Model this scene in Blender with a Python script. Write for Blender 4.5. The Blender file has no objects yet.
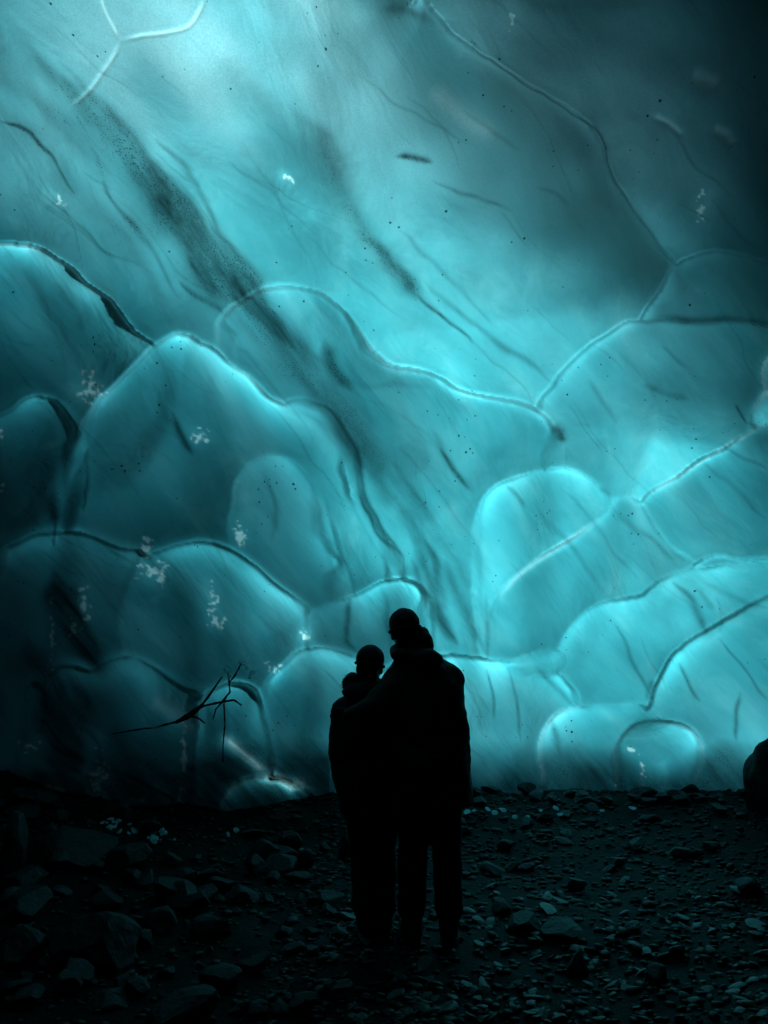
import bpy, bmesh, math, random
import numpy as np
from mathutils import Vector, Matrix, noise as mnoise

random.seed(7)
rng = np.random.default_rng(11)
R = math.radians
scene = bpy.context.scene
col = scene.collection

# ------------------------------------------------------------------ camera position for rays through image pixels (where the photograph was taken)
EYE = np.array([0.0, 0.0, 1.5])
F = 804.0
PITCH = R(10.2)
FWD = np.array([0, math.cos(PITCH), math.sin(PITCH)])
UPV = np.array([0, -math.sin(PITCH), math.cos(PITCH)])
RGT = np.array([1.0, 0, 0])
SUN_EL, SUN_AZ = R(15), R(12)          # sun stands behind the ice wall, a little to the right
TO_SUN = np.array([math.sin(SUN_AZ) * math.cos(SUN_EL), math.cos(SUN_AZ) * math.cos(SUN_EL), math.sin(SUN_EL)])


def pixel_ray(px, py):
    """unit ray directions from the camera through image pixels"""
    px = np.asarray(px, float); py = np.asarray(py, float)
    d = FWD + ((px - 384) / F)[..., None] * RGT + (-(py - 512) / F)[..., None] * UPV
    return d / np.linalg.norm(d, axis=-1, keepdims=True)


def wall_profile(x, z):
    lean = np.where(z > 1.0, 0.19 * (z - 1.0) ** 2, 0.0)
    return 9.3 - lean - 0.045 * x * x - np.where(x < 0, 0.02 * x * x, 0)


def wall_distance(d):
    lo = np.full(d.shape[:-1], 0.5); hi = np.full(d.shape[:-1], 30.0)
    for _ in range(26):
        t = (lo + hi) / 2
        P = EYE + d * t[..., None]
        ins = wall_profile(P[..., 0], P[..., 2]) > P[..., 1]
        lo = np.where(ins, t, lo); hi = np.where(ins, hi, t)
    return (lo + hi) / 2


# ------------------------------------------------------------------ helpers
def tag(o, label=None, cat=None, group=None, kind=None):
    if label: o['label'] = label
    if cat: o['category'] = cat
    if group: o['group'] = group
    if kind: o['kind'] = kind
    return o


def mesh_obj(name, verts, faces, mat=None, parent=None, smooth=True):
    me = bpy.data.meshes.new(name)
    if isinstance(verts, np.ndarray) and isinstance(faces, np.ndarray):
        n, k = faces.shape
        me.vertices.add(len(verts)); me.vertices.foreach_set('co', verts.astype(np.float32).ravel())
        me.loops.add(n * k); me.loops.foreach_set('vertex_index', faces.astype(np.int32).ravel())
        me.polygons.add(n)
        me.polygons.foreach_set('loop_start', np.arange(0, n * k, k, dtype=np.int32))
        me.update(calc_edges=True); me.validate()
    else:
        me.from_pydata([tuple(v) for v in verts], [], [tuple(f) for f in faces])
    if smooth:
        me.polygons.foreach_set('use_smooth', [True] * len(me.polygons))
    if mat: me.materials.append(mat)
    o = bpy.data.objects.new(name, me); col.objects.link(o)
    if parent: o.parent = parent
    return o


def bm_obj(name, bm, mat=None, parent=None, smooth=True):
    me = bpy.data.meshes.new(name)
    bm.to_mesh(me); bm.free()
    if smooth: me.polygons.foreach_set('use_smooth', [True] * len(me.polygons))
    if mat: me.materials.append(mat)
    o = bpy.data.objects.new(name, me); col.objects.link(o)
    if parent: o.parent = parent
    return o


def empty(name, loc, rz=0):
    o = bpy.data.objects.new(name, None); col.objects.link(o)
    o.location = loc; o.rotation_euler = (0, 0, rz)
    return o


class NT:
    def __init__(self, name):
        self.m = bpy.data.materials.new(name); self.m.use_nodes = True
        self.t = self.m.node_tree; self.t.nodes.clear()
        self.out = self.t.nodes.new('ShaderNodeOutputMaterial')

    def n(self, typ, ins=None, **kw):
        nd = self.t.nodes.new('ShaderNode' + typ)
        for k, v in kw.items(): setattr(nd, k, v)
        for k, v in (ins or {}).items():
            s = nd.inputs[k]
            if hasattr(v, 'is_linked'): self.t.links.new(v, s)
            else: s.default_value = v
        return nd

    def math(self, op, a, b=None, clamp=False):
        ins = {0: a}
        if b is not None: ins[1] = b
        return self.n('Math', ins, operation=op, use_clamp=clamp).outputs[0]

    def ramp(self, fac, stops):
        nd = self.n('ValToRGB', {0: fac})
        el = nd.color_ramp.elements
        while len(el) > 1: el.remove(el[-1])
        el[0].position = stops[0][0]; el[0].color = stops[0][1]
        for p, c in stops[1:]:
            e = el.new(p); e.color = c
        return nd.outputs[0]

    def mixc(self, f, a, b):
        nd = self.n('Mix', data_type='RGBA')
        for i, v in ((0, f), (6, a), (7, b)):
            s = nd.inputs[i]
            if hasattr(v, 'is_linked'): self.t.links.new(v, s)
            else: s.default_value = v
        return nd.outputs[2]

    def link(self, a, b): self.t.links.new(a, b)


# ------------------------------------------------------------------ materials
def ice_material():
    N = NT('glacier_ice')
    geo = N.n('NewGeometry')
    pos = geo.outputs['Position']
    silt_shade_a = N.n('Attribute', attribute_name='silt').outputs['Fac']
    frost_light_a = N.n('Attribute', attribute_name='rime').outputs['Fac']
    mp = N.n('Mapping', vector_type='TEXTURE', ins={'Vector': pos, 'Rotation': (0, R(-40), 0), 'Scale': (0.42, 1.0, 1.6)})
    cl = N.n('TexNoise', {'Vector': mp.outputs[0], 'Scale': 1.3, 'Detail': 4.0, 'Roughness': 0.62, 'Distortion': 0.6}).outputs['Fac']
    mp2 = N.n('Mapping', vector_type='TEXTURE', ins={'Vector': pos, 'Rotation': (0, R(-40), 0), 'Scale': (0.25, 1.0, 3.5)})
    clf = N.n('TexNoise', {'Vector': mp2.outputs[0], 'Scale': 3.0, 'Detail': 4.0, 'Roughness': 0.6}).outputs['Fac']
    # grain of the silt
    g1 = N.n('TexNoise', {'Vector': pos, 'Scale': 85.0, 'Detail': 3.0, 'Roughness': 0.8}).outputs['Fac']
    g2 = N.n('TexNoise', {'Vector': pos, 'Scale': 7.0, 'Detail': 3.0, 'Roughness': 0.6}).outputs['Fac']
    gm = N.math('ADD', N.math('MULTIPLY', g1, 0.75), N.math('MULTIPLY', g2, 0.25))
    thr = N.math('SUBTRACT', 0.64, N.math('MULTIPLY', silt_shade_a, 0.26))
    silt = N.math('MULTIPLY', N.math('SUBTRACT', gm, thr), 3.2, clamp=True)
    silt = N.math('MULTIPLY', silt, N.math('MULTIPLY', silt_shade_a, 2.2, clamp=True))
    # soft haze of very fine silt frozen in the ice
    silt = N.math('MAXIMUM', silt, N.math('MULTIPLY', N.math('MULTIPLY', silt_shade_a, N.math('ADD', N.math('MULTIPLY', clf, 1.1), 0.25)), 0.92, clamp=True))
    # sparse black grains everywhere
    vo = N.n('TexVoronoi', {'Vector': pos, 'Scale': 15.0, 'Randomness': 1.0})
    pick = N.n('TexNoise', {'Vector': pos, 'Scale': 2.2, 'Detail': 3.0}).outputs['Fac']
    rad = N.math('MULTIPLY', N.math('SUBTRACT', pick, 0.40), 0.65)
    vsel = N.n('SeparateColor', {0: vo.outputs['Color']}).outputs[0]
    sel = N.math('GREATER_THAN', vsel, 0.45)
    dots = N.math('MULTIPLY', N.math('MULTIPLY', N.math('SUBTRACT', rad, vo.outputs['Distance']), 18.0, clamp=True), sel)
    silt = N.math('MAXIMUM', silt, N.math('MULTIPLY', dots, 0.85))
    # fine grit scattered along the bands
    v2 = N.n('TexVoronoi', {'Vector': pos, 'Scale': 70.0, 'Randomness': 1.0})
    r_2 = N.math('MULTIPLY', N.math('ADD', N.math('MULTIPLY', silt_shade_a, 0.9), N.math('SUBTRACT', N.n('TexNoise', {'Vector': pos, 'Scale': 3.4, 'Detail': 3.0}).outputs['Fac'], 0.60)), 0.62)
    s_2 = N.math('GREATER_THAN', N.n('SeparateColor', {0: v2.outputs['Color']}).outputs[1], 0.45)
    grit = N.math('MULTIPLY', N.math('MULTIPLY', N.math('SUBTRACT', r_2, v2.outputs['Distance']), 12.0, clamp=True), s_2)
    silt = N.math('MAXIMUM', silt, N.math('MULTIPLY', grit, 0.8))
    # bubbly cloudy ice
    tint = N.ramp(cl, [(0.25, (0.034, 0.34, 0.41, 1)), (0.5, (0.043, 0.405, 0.48, 1)), (0.75, (0.080, 0.49, 0.56, 1))])
    tint = N.mixc(N.math('MULTIPLY', frost_light_a, N.math('ADD', N.math('MULTIPLY', g1, 1.4), 0.1), clamp=True), tint, (0.40, 0.86, 0.93, 1))
    tint = N.mixc(N.math('MULTIPLY', N.math('SUBTRACT', frost_light_a, 0.80), 5.0, clamp=True), tint, (0.42, 0.96, 1.0, 1))
    # surface relief: fine ripples, stretched along the flow
    r1 = N.n('TexNoise', {'Vector': mp.outputs[0], 'Scale': 1.7, 'Detail': 3.0, 'Roughness': 0.5, 'Distortion': 0.5}).outputs['Fac']
    r2 = N.n('TexNoise', {'Vector': pos, 'Scale': 22.0, 'Detail': 2.0, 'Roughness': 0.6}).outputs['Fac']
    hsum = N.math('ADD', N.math('MULTIPLY', r1, 0.07), N.math('MULTIPLY', r2, 0.003))
    hsum = N.math('SUBTRACT', hsum, N.math('MULTIPLY', silt, 0.006))
    bump = N.n('Bump', {'Height': hsum, 'Strength': 0.55, 'Distance': 1.0}).outputs[0]
    tr = N.n('BsdfTranslucent', {'Color': tint, 'Normal': bump}).outputs[0]
    di = N.n('BsdfDiffuse', {'Color': N.mixc(N.math('MULTIPLY', frost_light_a, 1.0, clamp=True), (0.16, 0.26, 0.28, 1), (0.35, 0.6, 0.65, 1)), 'Normal': bump}).outputs[0]
    body = N.n('MixShader', {0: 0.12, 1: tr, 2: di}).outputs[0]
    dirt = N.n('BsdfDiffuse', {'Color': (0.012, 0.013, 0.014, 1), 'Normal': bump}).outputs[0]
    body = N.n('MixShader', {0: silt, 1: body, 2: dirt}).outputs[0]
    gl = N.n('BsdfGlossy', {'Color': (1, 1, 1, 1), 'Roughness': 0.09, 'Normal': bump}).outputs[0]
    fr = N.n('Fresnel', {'IOR': 1.33, 'Normal': bump}).outputs[0]
    N.link(N.n('MixShader', {0: fr, 1: body, 2: gl}).outputs[0], N.out.inputs['Surface'])
    return N.m


K_ABS = (0.93, 0.87, 0.83)


def core_material():
    N = NT('solid_glacier_ice')
    N.link(N.n('BsdfTransparent').outputs[0], N.out.inputs['Surface'])
    d = 1.3
    N.link(N.n('VolumeAbsorption', {'Color': tuple(1 - k / d for k in K_ABS) + (1,), 'Density': d}).outputs[0], N.out.inputs['Volume'])
    return N.m


def rock_material(name, c0, c1, rough=0.42, bump=0.5, sc=9.0, spec=0.5):
    N = NT(name)
    tc = N.n('TexCoord').outputs['Object']
    oi = N.n('ObjectInfo').outputs['Random']
    pos = N.n('NewGeometry').outputs['Position']
    n1 = N.n('TexNoise', {'Vector': pos, 'Scale': sc, 'Detail': 7.0, 'Roughness': 0.65}).outputs['Fac']
    n2 = N.n('TexNoise', {'Vector': pos, 'Scale': sc * 5, 'Detail': 4.0, 'Roughness': 0.7}).outputs['Fac']
    f = N.math('ADD', N.math('MULTIPLY', n1, 0.6), N.math('MULTIPLY', oi, 0.45))
    c = N.ramp(f, [(0.25, c0 + (1,)), (0.85, c1 + (1,))])
    h = N.math('ADD', N.math('MULTIPLY', n1, 0.03), N.math('MULTIPLY', n2, 0.008))
    b = N.n('Bump', {'Height': h, 'Strength': bump, 'Distance': 1.0}).outputs[0]
    rr = N.math('ADD', rough - 0.1, N.math('MULTIPLY', n2, 0.25))
    p = N.n('BsdfPrincipled', {'Base Color': c, 'Roughness': rr, 'Normal': b})
    p.inputs['Specular IOR Level'].default_value = spec
    N.link(p.outputs[0], N.out.inputs['Surface'])
    return N.m


def cloth_material(name, c, rough=0.85, sc=60.0, b=0.2):
    N = NT(name)
    pos = N.n('TexCoord').outputs['Object']
    n1 = N.n('TexNoise', {'Vector': pos, 'Scale': sc, 'Detail': 4.0}).outputs['Fac']
    cc = N.mixc(n1, tuple(x * 0.6 for x in c) + (1,), c + (1,))
    bb = N.n('Bump', {'Height': N.math('MULTIPLY', n1, 0.004), 'Strength': b, 'Distance': 1.0}).outputs[0]
    p = N.n('BsdfPrincipled', {'Base Color': cc, 'Roughness': rough, 'Normal': bb})
    p.inputs['Specular IOR Level'].default_value = 0.3; p.inputs['Sheen Weight'].default_value = 0.06; p.inputs['Sheen Roughness'].default_value = 0.4
    N.link(p.outputs[0], N.out.inputs['Surface'])
    return N.m


def frost_material():
    N = NT('frost_crystals')
    pos = N.n('NewGeometry').outputs['Position']
    n1 = N.n('TexNoise', {'Vector': pos, 'Scale': 55.0, 'Detail': 3.0, 'Roughness': 0.7}).outputs['Fac']
    b = N.n('Bump', {'Height': N.math('MULTIPLY', n1, 0.03), 'Strength': 0.8, 'Distance': 1.0}).outputs[0]
    c = N.ramp(n1, [(0.35, (0.45, 0.85, 0.92, 1)), (0.6, (0.85, 0.97, 1.0, 1))])
    d = N.n('BsdfDiffuse', {'Color': (0.85, 0.9, 0.92, 1), 'Normal': b}).outputs[0]
    t = N.n('BsdfTranslucent', {'Color': c}).outputs[0]
    m = N.n('MixShader', {0: 0.75, 1: d, 2: t}).outputs[0]
    N.link(m, N.out.inputs['Surface'])
    return N.m


def clear_ice_material():
    N = NT('clear_ice')
    pos = N.n('NewGeometry').outputs['Position']
    n1 = N.n('TexNoise', {'Vector': pos, 'Scale': 14.0, 'Detail': 4.0}).outputs['Fac']
    b = N.n('Bump', {'Height': N.math('MULTIPLY', n1, 0.02), 'Strength': 0.5, 'Distance': 1.0}).outputs[0]
    t = N.n('BsdfTranslucent', {'Color': (0.14, 0.8, 0.9, 1), 'Normal': b}).outputs[0]
    r = N.n('BsdfRefraction', {'Color': (0.75, 0.97, 1, 1), 'IOR': 1.3, 'Roughness': 0.08, 'Normal': b}).outputs[0]
    g = N.n('BsdfGlossy', {'Color': (1, 1, 1, 1), 'Roughness': 0.08, 'Normal': b}).outputs[0]
    fr = N.n('Fresnel', {'IOR': 1.31, 'Normal': b}).outputs[0]
    m = N.n('MixShader', {0: 0.45, 1: r, 2: t}).outputs[0]
    N.link(N.n('MixShader', {0: fr, 1: m, 2: g}).outputs[0], N.out.inputs['Surface'])
    return N.m


M_ICE = ice_material()
M_CORE = core_material()
M_ROOF = rock_material('dirty_old_ice', (0.012, 0.016, 0.018), (0.04, 0.05, 0.055), 0.35, 0.8, 1.2)
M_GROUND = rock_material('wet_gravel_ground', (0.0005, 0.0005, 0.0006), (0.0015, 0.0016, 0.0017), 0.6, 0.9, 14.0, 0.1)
M_ROCK = rock_material('wet_dark_rock', (0.003, 0.0035, 0.004), (0.019, 0.021, 0.024), 0.5, 0.7, 9.0, 0.25)
M_PEB = rock_material('wet_flat_stone', (0.002, 0.002, 0.0022), (0.13, 0.13, 0.125), 0.3, 0.25, 30.0, 0.35)
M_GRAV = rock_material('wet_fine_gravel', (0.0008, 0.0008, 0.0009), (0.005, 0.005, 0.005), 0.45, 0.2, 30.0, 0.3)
M_FROST = frost_material()
M_CLEAR = clear_ice_material()
M_WOOD = cloth_material('wet_dark_wood', (0.018, 0.014, 0.012), 0.6, 90.0, 0.6)

# ------------------------------------------------------------------ ICE WALL
def smooth_line(pts, closed=False, step=6.0):
    pts = [np.array(p, float) for p in pts]
    n = len(pts); out = []
    rngi = range(n) if closed else range(n - 1)
    for i in rngi:
        if closed: p0, p1, p2, p3 = pts[(i - 1) % n], pts[i], pts[(i + 1) % n], pts[(i + 2) % n]
        else: p0, p1, p2, p3 = pts[max(i - 1, 0)], pts[i], pts[i + 1], pts[min(i + 2, n - 1)]
        k = max(1, int(np.linalg.norm(p2 - p1) / step)); k = min(k, 12)
        for j in range(k):
            t = j / k
            out.append(0.5 * ((2 * p1) + (-p0 + p2) * t + (2 * p0 - 5 * p1 + 4 * p2 - p3) * t * t + (-p0 + 3 * p1 - 3 * p2 + p3) * t ** 3))
    if not closed: out.append(pts[-1])
    return np.array(out)


def axis(lo, a, b, hi, fine, coarse):
    left = np.arange(lo, a, coarse); mid = np.arange(a, b, fine); right = np.arange(b, hi + 1, coarse)
    return np.concatenate([left, mid, right])


AX = axis(-420, -36, 804, 1190, 1.6, 9.0)
AY = axis(-620, -36, 848, 930, 1.6, 9.0)
NX, NY = len(AX), len(AY)
GX, GY = np.meshgrid(AX, AY)
CELL = 6.0
CX = np.arange(-450, 1230, CELL); CY = np.arange(-660, 970, CELL)
CGX, CGY = np.meshgrid(CX, CY)


def bspline_matrix(src0, step, n, q):
    t = (q - src0) / step
    i = np.floor(t).astype(int); f = t - i
    A = np.zeros((len(q), n), np.float32)
    w = [(1 - f) ** 3 / 6, (3 * f ** 3 - 6 * f ** 2 + 4) / 6, (-3 * f ** 3 + 3 * f ** 2 + 3 * f + 1) / 6, f ** 3 / 6]
    for k in range(4):
        idx = np.clip(i + k - 1, 0, n - 1)
        A[np.arange(len(q)), idx] += w[k]
    return A


BXM = bspline_matrix(CX[0], CELL, len(CX), AX)
BYM = bspline_matrix(CY[0], CELL, len(CY), AY)


def to_fine(Fc): return BYM @ Fc.astype(np.float32) @ BXM.T


def gauss_matrix(coords, sig):
    d = coords[:, None] - coords[None, :]
    G = np.exp(-0.5 * (d / sig) ** 2)
    return (G / G.sum(1, keepdims=True)).astype(np.float32)


def blur(Fc, sig): return gauss_matrix(CY, sig) @ Fc.astype(np.float32) @ gauss_matrix(CX, sig).T


def poly_mask(X, Y, poly):
    inside = np.zeros(X.shape, bool)
    n = len(poly); j = n - 1
    for i in range(n):
        xi, yi = poly[i]; xj, yj = poly[j]
        if yi != yj:
            c = ((yi > Y) != (yj > Y)) & (X < (xj - xi) * (Y - yi) / (yj - yi) + xi)
            inside ^= c
        j = i
    return inside


def line_distance(X, Y, line, with_t=False):
    best = np.full(X.shape, 1e9, np.float32); bt = np.zeros(X.shape, np.float32)
    seg = np.linalg.norm(np.diff(line, axis=0), axis=1); cum = np.concatenate([[0], np.cumsum(seg)]); tot = cum[-1]
    for i in range(len(line) - 1):
        a = line[i]; ab = line[i + 1] - a; L2 = float(ab @ ab) + 1e-9
        t = np.clip(((X - a[0]) * ab[0] + (Y - a[1]) * ab[1]) / L2, 0, 1)
        d = np.hypot(X - a[0] - t * ab[0], Y - a[1] - t * ab[1])
        m = d < best
        best = np.where(m, d, best)
        if with_t: bt = np.where(m, (cum[i] + t * seg[i]) / tot, bt)
    return (best, bt) if with_t else best


def smooth_noise(scale_px, seed, ang=0.0, stretch=1.0, octaves=3):
    """value noise on the coarse grid (sizes in image pixels)"""
    r = np.random.default_rng(seed); out = np.zeros_like(CGX)
    ca, sa = math.cos(ang), math.sin(ang)
    U = (CGX * ca + CGY * sa) / stretch; V = -CGX * sa + CGY * ca
    amp = 1.0
    for o in range(octaves):
        s = scale_px / 2 ** o
        tab = r.standard_normal((256, 256))
        u = U / s + 1000; v = V / s + 1000
        iu = np.floor(u).astype(int); iv = np.floor(v).astype(int); fu = u - iu; fv = v - iv
        fu = fu * fu * fu * (fu * (6 * fu - 15) + 10); fv = fv * fv * fv * (fv * (6 * fv - 15) + 10)
        g = lambda a, b: tab[a % 256, b % 256]
        out += amp * ((g(iu, iv) * (1 - fu) + g(iu + 1, iv) * fu) * (1 - fv) + (g(iu, iv + 1) * (1 - fu) + g(iu + 1, iv + 1) * fu) * fv)
        amp *= 0.5
    return out


# each lobe: outline, layer offset (m), rim height (m), rim radius, dome height (m), dome softness
LOBES = [
    ('C', [(380, -700), (405, -60), (425, -10), (434, 8), (449, 30), (469, 47), (494, 62), (524, 80), (549, 95), (574, 110), (589, 127), (604, 155), (619, 185), (639, 215), (659, 245), (676, 268), (680, 330), (640, 460), (560, 700), (300, 900), (-700, 900), (-700, -700)], 0.05, 0.16, 55, 0.9, 75),
    ('R2', [(674, 268), (690, 258), (712, 254), (735, 256), (755, 262), (800, 285), (850, 400), (760, 440), (640, 420), (625, 370), (640, 322), (650, 305), (663, 285)], 0.10, 0.20, 30, 0.35, 30),
    ('R3', [(533, 408), (550, 385), (565, 370), (590, 345), (615, 328), (640, 320), (700, 325), (768, 326), (860, 340), (900, 520), (760, 560), (600, 560), (545, 470)], 0.20, 0.14, 26, 0.5, 45),
    ('R4', [(642, 498), (680, 475), (720, 450), (768, 422), (880, 380), (950, 640), (700, 660), (640, 560)], 0.36, 0.10, 24, 0.4, 38),
    ('L1', [(-60, 262), (0, 243), (22, 243), (50, 255), (85, 280), (110, 300), (135, 330), (157, 351), (170, 400), (120, 480), (-60, 520), (-160, 400)], 0.18, 0.16, 30, 0.55, 40),
    ('M1', [(215, 340), (222, 317), (240, 302), (260, 290), (285, 286), (310, 289), (330, 300), (350, 315), (370, 340), (384, 355), (399, 365), (424, 369), (444, 376), (459, 387), (476, 392), (494, 394), (519, 398), (539, 408), (551, 422), (559, 440), (563, 466), (560, 540), (520, 700), (400, 760), (300, 640), (240, 440)], 0.20, 0.17, 26, 0.45, 38),
    ('M2', [(470, 560), (474, 520), (489, 492), (519, 478), (549, 470), (569, 470), (589, 478), (604, 490), (613, 500), (640, 540), (600, 640), (500, 700), (475, 620)], 0.40, 0.13, 24, 0.32, 30),
    ('R5', [(497, 600), (524, 570), (560, 545), (599, 520), (614, 500), (628, 496), (640, 498), (655, 520), (672, 540), (697, 560), (720, 620), (600, 720), (500, 720), (488, 640)], 0.50, 0.11, 22, 0.35, 32),
    ('R4b', [(695, 562), (704, 556), (722, 555), (745, 560), (800, 566), (820, 600), (700, 600)], 0.50, 0.04, 10, 0.0, 30),
    ('R6', [(553, 670), (559, 645), (566, 630), (584, 612), (604, 601), (629, 598), (644, 595), (659, 580), (684, 568), (704, 565), (734, 565), (790, 567), (860, 620), (800, 760), (600, 800), (560, 720)], 0.62, 0.16, 26, 0.40, 36),
    ('R7', [(650, 702), (655, 685), (664, 670), (679, 650), (704, 632), (734, 615), (754, 602), (790, 592), (900, 600), (900, 900), (640, 900), (640, 740)], 0.78, 0.16, 28, 0.42, 40),
    ('K1', [(820, 352), (776, 354), (765, 362), (762, 373), (765, 386), (774, 397), (820, 400)], 0.75, 0.09, 12, 0.0, 10),
    ('K2', [(820, 384), (774, 386), (764, 392), (757, 403), (752, 415), (751, 425), (764, 428), (790, 416), (820, 410)], 0.95, 0.09, 12, 0.0, 10),
    ('L2', [(60, 470), (85, 420), (107, 392), (130, 370), (152, 348), (168, 338), (180, 334), (192, 336), (200, 344), (225, 352), (250, 374), (275, 399), (300, 404), (322, 408), (342, 426), (356, 455), (364, 492), (384, 528), (400, 560), (404, 585), (400, 650), (300, 760), (60, 760), (20, 600)], 0.42, 0.17, 30, 0.5, 45),
    ('L2b', [(282, 405), (300, 401), (324, 407), (342, 424), (357, 452), (366, 492), (385, 528), (401, 558), (405, 585), (396, 575), (376, 540), (356, 505), (346, 470), (332, 438), (312, 420)], 0.56, 0.07, 8, 0.0, 20),
    ('L3', [(-80, 440), (0, 414), (20, 402), (38, 398), (58, 402), (74, 415), (82, 440), (84, 520), (60, 620), (-80, 640)], 0.56, 0.13, 34, 0.25, 28),
    ('L4', [(234, 560), (230, 510), (240, 474), (262, 457), (285, 458), (307, 474), (326, 510), (340, 550), (352, 580), (350, 680), (250, 700)], 0.60, 0.10, 34, 0.2, 26),
    ('L6', [(300, 630), (330, 607), (352, 596), (378, 582), (398, 577), (415, 580), (427, 591), (433, 608), (434, 640), (430, 720), (310, 720)], 0.66, 0.10, 20, 0.2, 24),
    ('L5a', [(-20, 640), (0, 560), (15, 542), (35, 532), (60, 530), (90, 535), (120, 547), (145, 556), (190, 600), (200, 760), (0, 760)], 0.78, 0.16, 34, 0.35, 32),
    ('L5b', [(120, 640), (128, 585), (145, 557), (165, 547), (190, 542), (215, 542), (240, 552), (270, 575), (295, 597), (314, 622), (318, 700), (300, 800), (160, 800)], 0.82, 0.16, 32, 0.4, 36),
    ('L7', [(250, 740), (258, 700), (268, 678), (283, 663), (303, 652), (327, 649), (352, 655), (372, 670), (380, 800), (300, 900), (250, 850)], 0.98, 0.15, 28, 0.25, 28),
    ('R10', [(352, 700), (380, 668), (415, 657), (450, 655), (490, 658), (522, 660), (552, 668), (570, 682), (582, 706), (590, 800), (560, 900), (340, 900)], 0.90, 0.14, 24, 0.32, 32),
    ('R10b', [(508, 664), (520, 655), (540, 647), (556, 646), (566, 652), (567, 662), (556, 674), (530, 674)], 1.02, 0.06, 9, 0.0, 20),
    ('R8', [(536, 780), (540, 745), (546, 728), (560, 712), (584, 702), (609, 699), (634, 702), (654, 712), (672, 740), (680, 850), (540, 860)], 1.02, 0.15, 24, 0.2, 24),
    ('R9', [(612, 790), (612, 752), (619, 735), (634, 723), (659, 718), (684, 725), (700, 740), (707, 760), (701, 780), (690, 860), (616, 860)], 1.14, 0.16, 26, 0.12, 22),
    ('L8', [(20, 720), (36, 688), (55, 668), (70, 664), (90, 670), (102, 664), (112, 658), (127, 656), (147, 665), (168, 678), (190, 692), (206, 700), (225, 760), (230, 860), (20, 860)], 1.12, 0.15, 26, 0.28, 28),
    ('L9', [(196, 760), (200, 715), (206, 698), (220, 688), (236, 685), (253, 690), (264, 707), (270, 735), (274, 770), (280, 860), (200, 860)], 1.18, 0.14, 24, 0.15, 22),
    ('G1', [(34 + 12 * math.cos(t * .5236), 708 + 26 * math.sin(t * .5236)) for t in range(12)], 1.2, 0.08, 9, 0.05, 10),
    ('G2', [(88 + 15 * math.cos(t * .5236) + 6 * math.sin(t * .5236), 752 + 20 * math.sin(t * .5236)) for t in range(12)], 1.2, 0.08, 9, 0.05, 10),
    ('L10', [(80, 840), (84, 795), (95, 777), (115, 770), (140, 779), (160, 793), (177, 812), (182, 870), (90, 870)], 1.34, 0.12, 20, 0.1, 18),
    ('L11', [(222, 860), (222, 800), (236, 783), (256, 776), (276, 774), (296, 783), (312, 800), (320, 860)], 1.34, 0.10, 16, 0.1, 18),
]

# soften the steps between lobes a touch
def soften(A, n=1):
    for _ in range(n):
        A = A.copy()
        A[1:-1] = 0.25 * A[:-2] + 0.5 * A[1:-1] + 0.25 * A[2:]
        A[:, 1:-1] = 0.25 * A[:, :-2] + 0.5 * A[:, 1:-1] + 0.25 * A[:, 2:]
    return A


relief = to_fine(blur(smooth_noise(150, 3, R(50), 1.6, 3), 10)) * 0.10
lobe_id = np.zeros(GX.shape, np.int32)
thick_step = np.zeros(GX.shape, np.float32)
JUMP = {'C': 2.6, 'M1': 1.2, 'K1': -0.9, 'K2': -1.1, 'L4': 0.9, 'R10b': -1.5}
GLOW = {'L1': (1.0, -.55, 26), 'L3': (1.3, -.1, 26), 'L4': (0.9, -.5, 24), 'L5a': (1.6, -.1, 28), 'L5b': (2.0, -.55, 34), 'L7': (1.3, -.1, 32), 'L8': (2.2, -.45, 26), 'L9': (2.0, -.6, 22), 'L10': (1.6, -.4, 12),
        'L11': (3.6, 0, 12), 'R6': (.8, .3, 30), 'R7': (.9, .4, 34), 'R8': (1.0, .1, 26), 'R9': (1.7, -.1, 20), 'G1': (3.0, 0, 12), 'G2': (2.4, -.3, 12), 'R10': (1.0, -.1, 34), 'L6': (1.0, -.2, 22), 'L2': (1.1, -.55, 30), 'M2': (.7, .3, 26)}
edge_highlight = np.zeros(GX.shape, np.float32)  # pale lines painted along the lobe crests in place of highlights
lipn = np.clip(0.55 + 0.55 * to_fine(blur(smooth_noise(55, 9, 0, 1, 2), 8)), 0.05, 1.4)
LIP = {'L1': .015, 'L2': .012, 'M1': .02, 'L2b': .02, 'R10b': .02, 'R9': .012, 'K1': .05, 'K2': .05, }
SOFT_SIDE = {'M1': 26, 'M2': 9, 'L4': 30, 'L5a': 24, 'L5b': 8, 'L6': 18, 'L7': 16, 'R10': 9, 'R8': 8, 'R5': 8, 'L3': 24, 'L9': 5, 'L8': 8, 'R9': 8, 'L2': 22, 'R3': 8}
WX = to_fine(smooth_noise(46, 61, 0, 1, 3)) * 2.0; WY = to_fine(smooth_noise(46, 62, 0, 1, 3)) * 2.0
EDGE = {'K1': 0.9, 'K2': 0.9, 'M1': 0.3, 'L1': 0.25, 'L2': 0.25, 'R9': 0.4, 'R8': 0.3, 'L11': 0.5, 'L10': .3}
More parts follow.
